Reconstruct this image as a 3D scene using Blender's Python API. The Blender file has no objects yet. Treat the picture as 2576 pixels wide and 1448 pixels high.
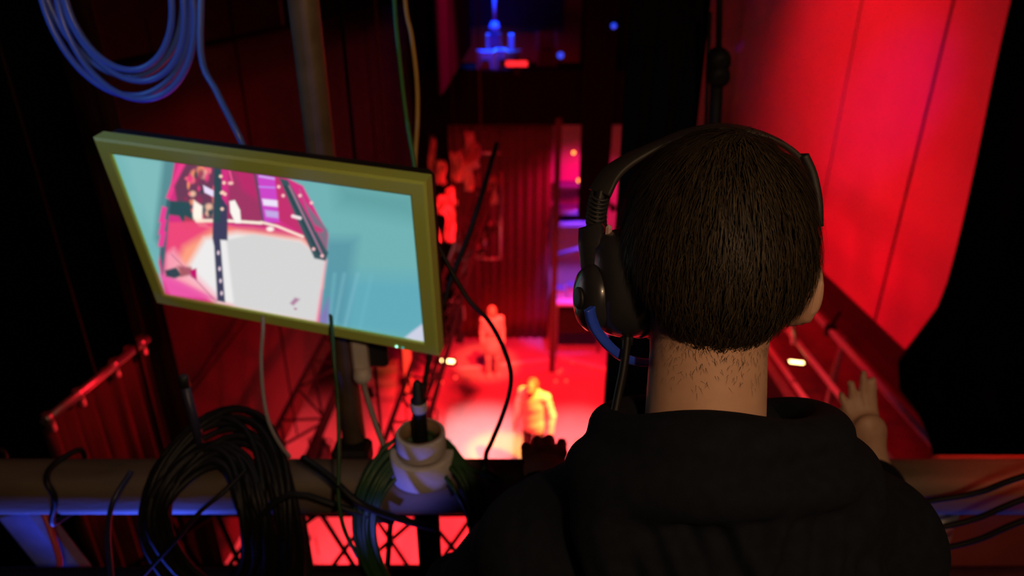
import bpy, math, random
import numpy as np
from mathutils import Vector, Matrix
random.seed(7); rng = np.random.default_rng(7)
S = bpy.context.scene
COL = S.collection

# ------------------------------------------------------------------ camera
F = 1717.0                       # focal length in pixels of the 2576 px wide frame (24 mm)
TH = math.radians(24.4)          # downward pitch
CAM = Vector((0.0, 0.0, 1.95))
cd = bpy.data.cameras.new('camera'); cam = bpy.data.objects.new('camera', cd); COL.objects.link(cam)
cd.sensor_width = 36.0; cd.lens = F / 2576 * 36.0
cam.location = CAM; cam.rotation_euler = (math.pi / 2 - TH, 0, 0)
cd.clip_start = 0.02; cd.clip_end = 200
cd.dof.use_dof = True; cd.dof.focus_distance = 0.60; cd.dof.aperture_fstop = 4.6
S.camera = cam
S.view_settings.view_transform = 'Standard'; S.view_settings.look = 'None'
S.view_settings.exposure = 0.0; S.view_settings.gamma = 1.0; S.view_settings.use_curve_mapping = False

# ------------------------------------------------------------------ world and lamps
w = bpy.data.worlds.new('world'); S.world = w; w.use_nodes = True
w.node_tree.nodes['Background'].inputs[0].default_value = (0.010, 0.0016, 0.0022, 1)
w.node_tree.nodes['Background'].inputs[1].default_value = 0.35

def lamp(name, kind, loc, color, energy, target=None, size=0.1, angle=60, blend=0.5):
    l = bpy.data.lights.new(name, kind); o = bpy.data.objects.new(name, l); COL.objects.link(o)
    l.color = color; l.energy = energy; o.location = loc
    if kind == 'AREA': l.shape = 'DISK'; l.size = size
    else: l.shadow_soft_size = size
    if kind == 'SPOT': l.spot_size = math.radians(angle); l.spot_blend = blend
    if target is not None:
        o.rotation_euler = (Vector(target) - Vector(loc)).to_track_quat('-Z', 'Y').to_euler()
    return o
RED = (1.0, 0.0035, 0.012)
ZS = -5.65                                     # stage floor height; the gallery floor is z = 0
aim_dot = (4.53 - .03, 14.2, .72)
LAMPS = [
 # stage: red washes hung in the grid above
 ('stage_wash_lamp', 'SPOT', (0.4, 7.0, 5.2), (1, .008, .016), 25000, (0.1, 9.6, ZS), .25, 48, .7),
 ('stage_wash_lamp', 'SPOT', (.7, 3.6, 5.0), (1, .042, .052), 17000, (.1, 6.0, ZS), .25, 46, .7),
 ('wing_fill_lamp', 'SPOT', (-3.2, 6.6, 3.6), (1, .04, .05), 9000, (-3.1, 7.6, ZS), .25, 50, .7),  # added fill to brighten the floor beyond the left masking cloth
 ('violet_pin_lamp', 'SPOT', (2.6, 9.0, 3.2), (.35, .0, 1), 160, aim_dot, .02, 1.6, .6),
 ('back_wash_lamp', 'SPOT', (0.3, 8.0, 4.6), RED, 420, (0.0, 14.2, -3.2), .2, 50, .9),
 # right hand wall
 ('wall_wash_lamp', 'SPOT', (1.3, 8.2, -1.4), RED, 330, (4.5, 7.8, -0.6), .3, 120, .9),
 ('wall_wash_lamp', 'SPOT', (.3, 9.5, 3.6), RED, 820, (4.5, 9.5, 0.3), .3, 75, .9),
 ('wall_violet_lamp', 'SPOT', (1.0, 4.0, 3.0), (.35, .0, 1), 100, (4.5, 8.3, .6), .15, 20, 1),
 # white and amber spots on the players
 ('white_spot_lamp', 'SPOT', (-1.6, 4.2, 4.6), (1, .80, .78), 14000, (-.60, 10.1, ZS), .1, 11, 1),
 ('white_spot_lamp', 'SPOT', (2.6, 5.0, 4.4), (1, .46, .46), 9000, (1.25, 9.9, ZS), .1, 13, 1),
 ('amber_spot_lamp', 'SPOT', (3.0, 7.2, 2.0), (1, .52, .05), 10000, (.38, 9.3, -4.4), .1, 9, .5),
 ('amber_spot_lamp', 'SPOT', (1.4, 8.0, 3.0), (1, .12, .06), 7000, (-.35, 12.3, -4.7), .1, 9, .5),
 # behind the back curtain: violet
 ('violet_lamp', 'SPOT', (1.75, 13.0, -1.0), (1, .003, .13), 330, (1.15, 14.3, -3.4), .2, 100, .8),
 ('violet_lamp', 'SPOT', (1.45, 12.98, -1.2), (.22, .10, 1.0), 620, (1.30, 14.0, -4.5), .1, 32, .6),
 # the gallery opposite: blue
 ('blue_lamp', 'SPOT', (-.30, 12.70, 2.9), (.003, .07, 1), 1700, (-.32, 13.5, .6), .05, 30, .5),
 # left side bridge
 ('left_wash_lamp', 'SPOT', (1.2, 6.0, 3.4), RED, 6, (-2, 7.5, -.4), .3, 110, .9),
 ('pipe_fill_lamp', 'SPOT', (1.0, 3.6, 2.3), (1, .012, .025), 420, (-1.75, 2.5, .40), .08, 16, .7),  # added fill to brighten the short curtain pipe
 ('left_low_fill_lamp', 'SPOT', (.6, 5.5, -4.6), RED, 1300, (-2, 4.4, -1.3), .3, 46, 1),  # added fill from below, brightens the lower part of the masking cloth
 # our own gallery: dim warm work light behind the camera, blue safety lamp down by the rail
 ('work_lamp', 'POINT', (.34, -.50, 2.42), (1, .60, .32), 27, None, .05),
 ('blue_safety_lamp', 'SPOT', (-1.05, .92, .10), (.05, .10, 1), 90, (-.98, 1.03, 1.05), .05, 62, .8),
 ('blue_safety_lamp', 'SPOT', (-.46, .52, .60), (.16, .16, 1), 16, (-.17, 1.0, 1.13), .03, 15, .8),  # added narrow blue spot to tint the sides of the tape rolls
 ('cool_lamp', 'SPOT', (-1.75, .35, 2.75), (.10, .38, 1), 26, (-.76, 1.15, 2.0), .04, 24, .7),
 ('blue_safety_lamp', 'SPOT', (.62, .86, .10), (.05, .10, 1), 34, (.86, 1.02, .9), .05, 34, .6),
 ('gallery_fill_lamp', 'SPOT', (.6, 5.0, 1.6), RED, 260, (3.2, 6.4, -1.9), .2, 60, .8),  # added red fill to brighten the right side gallery
]
for a in LAMPS: lamp(*a)

# ------------------------------------------------------------------ geometry of the view
FW = Vector((0, math.cos(TH), -math.sin(TH))); UP = Vector((0, math.sin(TH), math.cos(TH)))
def ray(px, py): return Vector(((px - 1288) / F, 0, 0)) + FW - UP * ((py - 724) / F)
def aY(px, py, Y): d = ray(px, py); return CAM + d * (Y / d.y)
def aZ(px, py, Z): d = ray(px, py); return CAM + d * ((Z - CAM.z) / d.z)
def aX(px, py, X): d = ray(px, py); return CAM + d * (X / d.x)
def aD(px, py, D): return CAM + ray(px, py) * D

# ------------------------------------------------------------------ materials
MATS = {}
def mat(name, col, rough=.6, metal=0.0, var=0.0, scale=30, bump=0.0, bscale=None, emit=None, estr=1.0, coat=0, sheen=0, spec=None, stretch=None):
    if name in MATS: return MATS[name]
    m = bpy.data.materials.new(name); m.use_nodes = True
    nt = m.node_tree; b = nt.nodes['Principled BSDF']
    b.inputs['Base Color'].default_value = (*col, 1)
    b.inputs['Roughness'].default_value = rough; b.inputs['Metallic'].default_value = metal
    if spec is not None: b.inputs['Specular IOR Level'].default_value = spec
    if coat: b.inputs['Coat Weight'].default_value = coat
    if sheen: b.inputs['Sheen Weight'].default_value = sheen
    tc = None
    if var or bump:
        tc = nt.nodes.new('ShaderNodeTexCoord'); mp = nt.nodes.new('ShaderNodeMapping')
        nt.links.new(tc.outputs['Object'], mp.inputs[0])
        if stretch: mp.inputs['Scale'].default_value = stretch
    if var:
        n = nt.nodes.new('ShaderNodeTexNoise'); n.inputs['Scale'].default_value = scale; n.inputs['Detail'].default_value = 6
        r = nt.nodes.new('ShaderNodeValToRGB'); nt.links.new(mp.outputs[0], n.inputs[0]); nt.links.new(n.outputs[0], r.inputs[0])
        r.color_ramp.elements[0].position = .3; r.color_ramp.elements[1].position = .7
        r.color_ramp.elements[0].color = (*[c * (1 - var) for c in col], 1)
        r.color_ramp.elements[1].color = (*[min(1, c * (1 + var)) for c in col], 1)
        nt.links.new(r.outputs[0], b.inputs['Base Color'])
    if bump:
        n = nt.nodes.new('ShaderNodeTexNoise'); n.inputs['Scale'].default_value = bscale or scale; n.inputs['Detail'].default_value = 5
        bp = nt.nodes.new('ShaderNodeBump'); bp.inputs['Strength'].default_value = bump; bp.inputs['Distance'].default_value = .01
        nt.links.new(mp.outputs[0], n.inputs[0]); nt.links.new(n.outputs[0], bp.inputs['Height']); nt.links.new(bp.outputs[0], b.inputs['Normal'])
    if emit:
        b.inputs['Emission Color'].default_value = (*emit, 1); b.inputs['Emission Strength'].default_value = estr
    MATS[name] = m; return m

M_floor = mat('stage floor paint', (.30, .27, .27), .55, var=.12, scale=1.5)
M_wallR = mat('wall panel paint', (.62, .56, .56), .7, var=.05, scale=2, bump=.06, bscale=14)
M_wallB = mat('back wall paint', (.42, .38, .38), .8, var=.06, scale=2)
M_dark = mat('matt black paint', (.012, .011, .012), .75, var=.2, scale=8)
M_velour = mat('black stage velour', (.0055, .0045, .005), .95, spec=.1, var=.2, scale=12)
M_redcloth = mat('wine red stage cloth', (.14, .03, .036), .9, var=.12, scale=6)
M_greycloth = mat('black masking cloth', (.030, .024, .026), .92, var=.12, scale=4)
M_steel = mat('painted grey steel', (.22, .21, .19), .45, .4, var=.15, scale=25, bump=.05)
M_blacksteel = mat('black powder coated steel', (.010, .0095, .011), .6, spec=.25)
M_darkred = mat('dark red stage cloth', (.060, .012, .014), .9, var=.15, scale=6)
M_black = mat('dull black fascia', (.0035, .003, .003), .9, spec=.1)
M_alu = mat('scuffed aluminium', (.45, .45, .46), .38, .85, var=.15, scale=20)
M_wood = mat('worn wooden rail', (.13, .10, .072), .6, var=.35, scale=14, bump=.12, bscale=40, stretch=(.25, 1, 1))
M_rubber = mat('black cable rubber', (.007, .007, .0075), .5, spec=.3)
M_green = mat('green cable rubber', (.020, .070, .018), .42)
M_yellowwire = mat('yellow wire', (.42, .27, .07), .45)
M_greenwire = mat('green wire', (.04, .20, .06), .45)
M_bluecable = mat('blue network cable', (.09, .19, .66), .28)
M_greycable = mat('grey cable', (.30, .28, .28), .5)
M_plast = mat('black plastic', (.026, .026, .030), .30, coat=.3)
M_plastmatt = mat('matt black plastic', (.016, .016, .018), .55)
M_white = mat('white plastic', (.62, .60, .58), .45)
M_bezel = mat('pale olive monitor plastic', (.64, .88, .20), .48, bump=.03, bscale=250)
M_tape = mat('white cloth tape', (.62, .58, .58), .6, var=.05, scale=60, bump=.08, bscale=200)
M_tapecore = mat('brown cardboard core', (.30, .19, .10), .8)

# ------------------------------------------------------------------ mesh helpers
def frame(d):
    d = d.normalized(); a = Vector((0, 0, 1)) if abs(d.z) < .9 else Vector((1, 0, 0))
    x = d.cross(a).normalized(); return x, d.cross(x).normalized()
def catmull(pts, n=8, closed=False):
    pts = [Vector(p) for p in pts]; out = []; L = len(pts)
    rngi = range(L if closed else L - 1)
    for i in rngi:
        p1, p2 = pts[i], pts[(i + 1) % L]
        p0 = pts[i - 1] if (closed or i > 0) else p1 * 2 - p2
        p3 = pts[(i + 2) % L] if (closed or i + 2 < L) else p2 * 2 - p1
        for k in range(n):
            t = k / n
            out.append(.5 * ((2 * p1) + (p2 - p0) * t + (2 * p0 - 5 * p1 + 4 * p2 - p3) * t * t + (3 * p1 - p0 - 3 * p2 + p3) * t ** 3))
    if not closed: out.append(pts[-1])
    return out
class MB:
    def __init__(s): s.v = []; s.f = []; s.m = []
    def add(s, vs, fs, mi=0):
        o = len(s.v); s.v += [Vector(v) for v in vs]; s.f += [[i + o for i in f] for f in fs]; s.m += [mi] * len(fs); return s
    def box(s, c, size, ax=None, bev=0.0, mi=0):
        c = Vector(c); hx, hy, hz = [q / 2 for q in size]
        ax = ax or (Vector((1, 0, 0)), Vector((0, 1, 0)), Vector((0, 0, 1)))
        P = lambda a, b, d: c + ax[0] * a + ax[1] * b + ax[2] * d
        if not bev:
            vs = [P(x * hx, y * hy, z * hz) for z in (-1, 1) for y in (-1, 1) for x in (-1, 1)]
            return s.add(vs, [(0, 2, 3, 1), (4, 5, 7, 6), (0, 1, 5, 4), (2, 6, 7, 3), (0, 4, 6, 2), (1, 3, 7, 5)], mi)
        e = min(bev, hx * .95, hy * .95, hz * .95); vs = []; idx = {}
        for x in (-1, 1):
            for y in (-1, 1):
                for z in (-1, 1):
                    for k in range(3):
                        q = [x * hx, y * hy, z * hz]
                        for j in range(3):
                            if j != k: q[j] -= (x, y, z)[j] * e
                        idx[x, y, z, k] = len(vs); vs.append(P(*q))
        fs = []
        for k in range(3):
            a, b = (k + 1) % 3, (k + 2) % 3
            for sg in (-1, 1):
                cyc = [(-1, -1), (1, -1), (1, 1), (-1, 1)]
                loop = []
                for u, v in cyc:
                    t = [0, 0, 0]; t[k] = sg; t[a] = u; t[b] = v; loop.append(idx[(*t, k)])
                fs.append(loop if sg > 0 else loop[::-1])
        for k in range(3):
            a, b = (k + 1) % 3, (k + 2) % 3
            for u in (-1, 1):
                for v in (-1, 1):
                    t0 = [0, 0, 0]; t0[k] = -1; t0[a] = u; t0[b] = v; t1 = t0[:]; t1[k] = 1
                    q = [idx[(*t0, a)], idx[(*t1, a)], idx[(*t1, b)], idx[(*t0, b)]]
                    fs.append(q if u * v < 0 else q[::-1])
        for x in (-1, 1):
            for y in (-1, 1):
                for z in (-1, 1):
                    t = [idx[x, y, z, k] for k in range(3)]; fs.append(t if x * y * z > 0 else t[::-1])
        return s.add(vs, fs, mi)
    def tube(s, pts, r, n=10, closed=False, caps=True, mi=0):
        pts = [Vector(p) for p in pts]; L = len(pts); rr = r if isinstance(r, (list, tuple)) else [r] * L
        o = len(s.v); fx = None; vs = []
        for i, p in enumerate(pts):
            if closed: d = pts[(i + 1) % L] - pts[i - 1]
            else: d = pts[min(i + 1, L - 1)] - pts[max(i - 1, 0)]
            d.normalize()
            if fx is None: fx, fy = frame(d)
            else:
                fx = (fx - d * fx.dot(d)).normalized(); fy = d.cross(fx)
            for k in range(n):
                a = 2 * math.pi * k / n; vs.append(p + (fx * math.cos(a) + fy * math.sin(a)) * rr[i])
        fs = []
        for i in range(L if closed else L - 1):
            j = (i + 1) % L
            for k in range(n):
                k2 = (k + 1) % n; fs.append((i * n + k, i * n + k2, j * n + k2, j * n + k))
        if caps and not closed: fs.append(tuple(range(n))[::-1]); fs.append(tuple(range((L - 1) * n, L * n)))
        return s.add(vs, fs, mi)
    def rod(s, a, b, r, n=10, mi=0): return s.tube([a, b], r, n, mi=mi)
    def lathe(s, prof, base, axis=(0, 0, 1), n=24, closed=False, mi=0):
        base = Vector(base); ax = Vector(axis).normalized(); fx, fy = frame(ax); vs = []; L = len(prof)
        for r, h in prof:
            for k in range(n):
                a = 2 * math.pi * k / n; vs.append(base + ax * h + (fx * math.cos(a) + fy * math.sin(a)) * max(r, 1e-5))
        fs = []
        for i in range(L if closed else L - 1):
            j = (i + 1) % L
            for k in range(n):
                k2 = (k + 1) % n; fs.append((i * n + k, i * n + k2, j * n + k2, j * n + k))
        if not closed: fs.append(tuple(range(n))[::-1]); fs.append(tuple(range((L - 1) * n, L * n)))
        return s.add(vs, fs, mi)
    def grid(s, fn, nu, nv, mi=0, closed_u=False):
        vs = [fn(i / (nu if closed_u else nu - 1), j / (nv - 1)) for j in range(nv) for i in range(nu)]; fs = []
        for j in range(nv - 1):
            for i in range(nu if closed_u else nu - 1):
                i2 = (i + 1) % nu; fs.append((j * nu + i, j * nu + i2, (j + 1) * nu + i2, (j + 1) * nu + i))
        return s.add(vs, fs, mi)
    def prism(s, pts, d, mi=0):
        n = len(pts); d = Vector(d); vs = [Vector(p) for p in pts] + [Vector(p) + d for p in pts]
        fs = [tuple(range(n))[::-1], tuple(range(n, 2 * n))] + [(i, (i + 1) % n, n + (i + 1) % n, n + i) for i in range(n)]
        return s.add(vs, fs, mi)
    def build(s, name, m, parent=None, smooth=False, label=None, cat=None, group=None, kind=None, solid=0):
        me = bpy.data.meshes.new(name)
        mats = m if isinstance(m, (list, tuple)) else [m]
        if parent is not None: o0 = world_loc(parent)
        else:
            xs = [v.x for v in s.v]; ys = [v.y for v in s.v]; zs = [v.z for v in s.v]
            o0 = Vector(((min(xs) + max(xs)) / 2, (min(ys) + max(ys)) / 2, min(zs)))
        me.from_pydata([tuple(v - o0) for v in s.v], [], s.f)
        for q in mats: me.materials.append(q)
        if len(mats) > 1: me.polygons.foreach_set('material_index', s.m)
        if smooth: me.polygons.foreach_set('use_smooth', [len(f) <= 4 for f in s.f])
        o = bpy.data.objects.new(name, me); COL.objects.link(o)
        if parent is not None: o.parent = parent
        else: o.location = o0
        if solid:
            md = o.modifiers.new('thickness', 'SOLIDIFY'); md.thickness = solid; md.offset = 0
        return tag(o, label, cat, group, kind)
def world_loc(o):
    p = Vector(o.location)
    while o.parent is not None: o = o.parent; p = p + Vector(o.location)
    return p
def tag(o, label=None, cat=None, group=None, kind=None):
    if label: o['label'] = label
    if cat: o['category'] = cat
    if group: o['group'] = group
    if kind: o['kind'] = kind
    return o
def thing(name, loc, label=None, cat=None, group=None, kind=None):
    o = bpy.data.objects.new(name, None); COL.objects.link(o); o.location = loc; o.empty_display_size = .1
    return tag(o, label, cat, group, kind)
def copy_tree(o, parent=None):
    c = o.copy(); COL.objects.link(c); c.parent = parent
    for ch in [x for x in bpy.data.objects if x.parent == o]: copy_tree(ch, c)
    return c
def drape(p0, p1, z0, z1, folds, amp, seed=0, nu=None, nv=10, flare=.3):
    """pleated cloth between two ground points, from z0 (bottom) to z1 (top)"""
    p0 = Vector((p0[0], p0[1], 0)); p1 = Vector((p1[0], p1[1], 0)); d = p1 - p0; nrm = Vector((-d.y, d.x, 0)).normalized()
    r = random.Random(seed); ph = [r.uniform(0, 6.28) for _ in range(4)]; nu = nu or int(folds * 8) + 2
    def fn(u, v):
        a = amp * (1 - flare * v)
        off = a * (math.sin(u * folds * 6.283 + ph[0] + .8 * math.sin(u * 5 + ph[1])) + .45 * math.sin(u * folds * 2.7 * 6.283 + ph[2] + v * 1.2))
        q = p0 + d * u + nrm * off; return Vector((q.x, q.y, z0 + (z1 - z0) * v))
    return MB().grid(fn, nu, nv)
# ================================================================== the setting
def sbox(name, lo, hi, m, kind='structure', label=None, cat=None):
    lo, hi = Vector(lo), Vector(hi)
    return MB().box((lo + hi) / 2, hi - lo).build(name, m, label=label, cat=cat, kind=kind)
sbox('floor', (-4.6, 1.6, ZS - .2), (4.6, 14.5, ZS), M_floor, label='red-lit painted stage floor far below the gallery', cat='floor')
sbox('ceiling', (-4.6, -1.6, 6.6), (4.6, 14.5, 6.8), M_dark, label='black ceiling above the stage', cat='ceiling')
sbox('wall_front', (-4.6, -1.6, ZS), (4.6, -1.45, 6.6), M_dark, label='black wall behind the gallery', cat='wall')
sbox('wall_left', (-4.7, -1.45, ZS), (-4.5, 14.3, 6.6), M_dark, label='dark left side wall of the stage', cat='wall')
sbox('wall_back', (-4.6, 14.3, ZS), (4.6, 14.5, 6.6), M_wallB, label='red-lit back wall of the stage', cat='wall')
wr = sbox('wall_right', (4.52, -1.45, ZS), (4.72, 14.3, 6.6), M_dark, label='right side wall clad in tall red-lit panels', cat='wall')
seams = [1.6, 3.6, 5.6, 7.53, 9.5, 12.86, 14.28]
for a, b in zip(seams[:-1], seams[1:]):
    MB().box((4.505, (a + b) / 2, 2.25), (.03, b - a - .05, 8.46), bev=.006).build('wall_panel', M_wallR, wr)
sbox('gallery_floor', (-4.5, -1.45, -.12), (4.5, 1.22, 0), M_dark, label='black floor of the gallery the technician stands on', cat='floor')
sg = sbox('side_gallery_floor', (3.0, 1.6, -2.24), (4.52, 14.3, -2.1), mat('gallery deck paint', (.16, .11, .11), .7, var=.2, scale=5),
          label='side gallery deck along the panelled wall', cat='floor')
MB().box((4.30, 8.75, -2.0), (.36, 10.9, .20), bev=.01).build('cable_trunking', M_dark, label='black cable trunking along the foot of the panelled wall', cat='trunking')
# railing of the side gallery
rl = thing('side_gallery_railing', (3.0, 8, -2.1), 'grey three-bar pipe railing of the right side gallery', 'railing')
for z in (-1.07, -1.53, -1.97): MB().rod((3.0, 3.3, z), (3.0, 14.2, z), .028, 10).build('rail', mat('pale grey rail paint', (.6, .55, .55), .5), rl, True)
for i in range(6):
    y = 3.4 + i * 2.1
    MB().rod((3.03, y, -2.1), (3.03, y, -1.04), .03, 10).build('post', M_steel, rl, True)
for y, z in ((5.0, -1.53), (5.7, -1.07), (6.7, -1.07), (7.6, -1.53), (8.4, -1.07), (9.3, -1.53)):
    MB().box((3.0, y, z), (.10, .07, .12), bev=.015).rod((3.0, y, z + .05), (3.06, y, z + .20), .02, 8).build('clamp', M_blacksteel, rl)
for y in (6.3, 7.3, 8.1): MB().rod((2.97, y, -1.55), (2.90, y + .1, -1.12), .035, 10).build('clip', M_alu, rl, True)
def led_bar(p, d, label, L=.15):
    d = Vector(d).normalized(); t = thing('work_light', p, label, 'light', 'small bright work lights')
    fx, fy = frame(d)
    MB().box(p + fx * .02, (L + .03, .05, .05), (d, fx, fy), bev=.01).build('housing', M_blacksteel, t)
    q = p - FW * .032
    MB().box(q, (L, .038, .03), (d, UP, FW), bev=.012).build('lens', mat('lit work light lens', (1, .8, .5), .4, emit=(1, .62, .22), estr=9), t)
    MB().rod(p + fx * .04, p + Vector((.06, .05, 0)), .012).build('bracket', M_blacksteel, t)
    return t
led_bar(aX(2000, 911, 2.93), (1, 0, -.12), 'bright slim work light clipped to the right railing beside the neck', .17)
led_bar(aZ(1127, 908, -1.05), (1, 0, -.12), 'bright slim work light under the truss right of the monitor corner', .13)

# right hand black tab drape, gathered towards the bottom
def fn(u, v):
    z = -2.0 + 5.6 * v
    x0 = 2.10 + .03 * math.sin(z * 2.2) - .14 * math.exp(-((z - .12) / .22) ** 2) + .22 * max(0, min(1, (.05 - z) / .5))
    x = x0 + (4.35 - x0) * u; y = 3.0 + .07 * math.sin(u * 60 + .6 * math.sin(z)) + .04 * math.sin(u * 23 + z * .7)
    return Vector((x, y, z))
MB().grid(fn, 120, 40).build('black_drape', M_velour, smooth=True, solid=.006, label='heavy black drape hanging at the right edge of the frame', cat='drape')
drape((-1.86, 3.0), (-4.4, 3.05), -2.4, 3.6, 9, .05, 3).build('black_drape', M_velour, smooth=True, solid=.006, label='black drape hanging at the far left behind the blue cable coil', cat='drape')
drape((.308, 1.9), (.512, 1.9), -1.6, 4.6, 3, .018, 4).build('black_drape', M_velour, smooth=True, solid=.006, label='narrow black drape hanging behind the technician\'s head', cat='drape')
drape((-1.70, 2.98), (-1.87, 3.0), -2.2, 3.2, 1.5, .015, 6).build('red_drape', M_darkred, smooth=True, solid=.005, label='thin dark red strip for the lit drape edge left of the monitor', cat='drape')  # red rim light on the black drape, built as a red cloth strip
# pipe with a short wine coloured cloth at the left
a, b = Vector((-1.75, 2.12, .44)), Vector((-1.75, 2.88, .375))
bp = thing('curtain_pipe', (a + b) / 2, 'short red-lit curtain pipe with clips at the left above the rail', 'pipe')
MB().rod(a, b, .017, 12).build('pipe', M_alu, bp, True)
for t in (.03, .28, .62, .93):
    p = a.lerp(b, t); MB().rod(p + Vector((0, 0, .02)), p - Vector((0, 0, .055)), .018, 10).build('clip', M_alu, bp, True)
for t in (.45, .98):
    p = a.lerp(b, t); MB().rod(p, p + Vector((0, 0, 6.25)), .004, 6).build('hanger_wire', M_blacksteel, bp)
drape((-1.79, 2.15), (-1.79, 2.92), -2.3, .38, 7, .035, 9).build('red_drape', M_darkred, smooth=True, solid=.005, label='folded dark red drape hanging below the short curtain pipe', cat='drape')
# masking cloth along the left bridge
mk = drape((-2.0, 3.15), (-2.0, 13.9), -1.75, 1.53, 7, .012, 12, nu=90).build('masking_cloth', M_greycloth, smooth=True, solid=.008, label='long dark red masking cloth receding along the left side', cat='cloth')
MB().rod((-2.0, 3.1, 1.55), (-2.0, 14.1, 1.55), .024, 10).build('top_pipe', M_black, mk, True)
MB().rod((-1.965, 3.2, -.36), (-1.965, 10, -.36), .006, 8).build('batten', M_darkred, mk, True)
for y in (4.0, 8.0, 12.0): MB().rod((-2.0, y, 1.55), (-2.0, y, 6.6), .006, 6).build('hanger_wire', M_blacksteel, mk)

# ------------------------------------------------------------------ trusses
def truss(name, a, b, wdt, label, nb, up=(0, 0, 1), r=.022, m=M_black, hang=True, rb=.011):
    a, b = Vector(a), Vector(b); d = (b - a); L = d.length; d.normalize(); side = d.cross(Vector(up)).normalized(); u = side.cross(d)
    t = thing(name, (a + b) / 2, label, 'truss'); offs = [side * wdt / 2 + u * 0, side * -wdt / 2, u * -wdt * .85]
    for o in offs: MB().rod(a + o, b + o, r, 8).build('chord', m, t, True)
    for k in range(nb):
        p, q = a + d * L * k / nb, a + d * L * (k + 1) / nb
        for i in range(3):
            j = (i + 1) % 3; s1, s2 = (p, q) if k % 2 == 0 else (q, p)
            MB().rod(s1 + offs[i], s2 + offs[j], rb, 6).build('brace', m, t, True)
    if hang:
        for f in (.08, .5, .92):
            p = a + d * L * f; MB().rod(p, Vector((p.x, p.y, 6.6)), .006, 6).build('hanger_wire', m, t)
    return t
truss('lighting_truss', (-1.62, 3.5, -1.18), (-1.62, 12.6, -1.18), .36, 'black lighting truss running back below the left masking cloth', 20)
ctr = truss('lighting_truss', (-.76, 3.4, -.92), (-.41, 10.2, -.92), .26, 'black lighting truss running back beside the monitor', 22)
truss('lighting_truss', (-1.62, 2.3, -.32), (.55, 2.3, -.32), .34, 'black lighting truss crossing just below the wooden rail', 9)

# stage lanterns: built once, then copied
def make_lantern():
    t = thing('stage_lantern', (0, 0, 0), None, 'stage light', 'stage lanterns on the left trusses')
    ax = Vector((.0, -.55, -.83)).normalized(); c = Vector((0, 0, -.24))
    MB().lathe([(.045, -.14), (.075, -.12), (.085, -.02), (.085, .10), (.098, .11), (.098, .15), (.088, .15), (.080, .11)], c, ax, 16).build('can', M_blacksteel, t, True)
    MB().lathe([(.078, .0), (.078, .012)], c + ax * .10, ax, 16).build('lens', mat('lantern lens', (.5, .35, .3), .12, .0, coat=.6), t, True)
    MB().tube([(-.105, 0, -.24), (-.105, 0, -.10), (-.06, 0, -.06), (.06, 0, -.06), (.105, 0, -.10), (.105, 0, -.24)], .010, 6).build('yoke', M_steel, t)
    MB().box((0, 0, -.03), (.05, .05, .07), bev=.01).build('hook_clamp', M_alu, t)
    for s in (-1, 1):
        q = c + ax * .15 + Vector((s * .10, 0, 0)); MB().box(q + ax * .05 + Vector((s * .03, 0, 0)), (.006, .15, .12), (Vector((1, 0, -.0)), ax.cross(Vector((1, 0, 0))), ax)).build('barn_door', M_blacksteel, t)
    return t
lan = make_lantern()
spots = [((-1.62, 3.9, -1.5), .4, 'nearest lantern under the truss below the left masking cloth'),
         ((-1.62, 4.7, -1.5), -.3, 'second lantern along the truss below the left masking cloth'),
         ((-1.62, 5.9, -1.5), .8, 'third lantern along the truss below the left masking cloth'),
         ((-1.62, 9.6, -1.5), .5, 'far lantern showing right of the monitor at the left bridge end'),
         ((-1.62, 10.8, -1.5), -.5, 'farthest lantern at the end of the left bridge'),
         ((-.70, 4.6, -1.15), .6, 'lantern on the near end of the truss by the tape rolls'),
         ((-.60, 6.6, -1.15), -.6, 'lantern on the truss just right of the monitor frame'),
         ((-.48, 8.9, -1.15), .3, 'lantern halfway along the truss beside the monitor'),
         ((-.42, 9.9, -1.15), 1.2, 'lantern at the far end of the truss beside the monitor'),
         ((1.62, 11.6, -1.35), .7, 'lantern in front of the violet corner left of the headband'),
         ((1.95, 10.8, -1.2), -.4, 'lantern right of the others by the narrow black drape'),
         ((-1.36, 2.3, -.62), .9, 'lantern hanging behind the big black cable coil'),
         ((-.86, 2.3, -.62), -.8, 'lantern under the crossing truss between the two cable coils'),
         ((-.12, 2.3, -.62), .2, 'lantern under the crossing truss behind the green cable coil')]
for i, (p, rz, lb) in enumerate(spots):
    o = lan if i == 0 else copy_tree(lan)
    o.location = p; o.rotation_euler.z = rz; o['label'] = lb
# round glowing lamp lenses far away, seen as small discs
M_dot = mat('amber glowing lamp', (1, .4, .1), .4, emit=(1, .30, .05), estr=3.2)
M_dotr = mat('red glowing lamp', (1, .2, .1), .4, emit=(1, .05, .04), estr=1.3)
def bulb(p, r, m, label, group, stem=None):
    t = thing('signal_lamp', p, label, 'lamp', group)
    MB().lathe([(r * .3, -r), (r * .85, -r * .6), (r, 0), (r * .8, r * .6), (r * .3, r * .95)], p, (0, -1, .3), 12).build('lens', m, t, True)
    MB().lathe([(r * 1.15, -.03), (r * 1.15, .0), (r * .9, .0)], p - Vector((0, -1, .3)).normalized() * r * .6, (0, -1, .3), 12).build('collar', M_blacksteel, t, True)
    if stem is not None: MB().rod(p, (p.x, p.y + .05, stem), .02, 8).build('stem', M_blacksteel, t, True)
bulb(aY(1443, 384, 13.4), .035, M_dot, 'upper of two small amber lamps left of the headband', 'amber lamps left of the headband')
bulb(aY(1457, 454, 13.4), .045, M_dot, 'lower of two small amber lamps left of the headband', 'amber lamps left of the headband')
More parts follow.
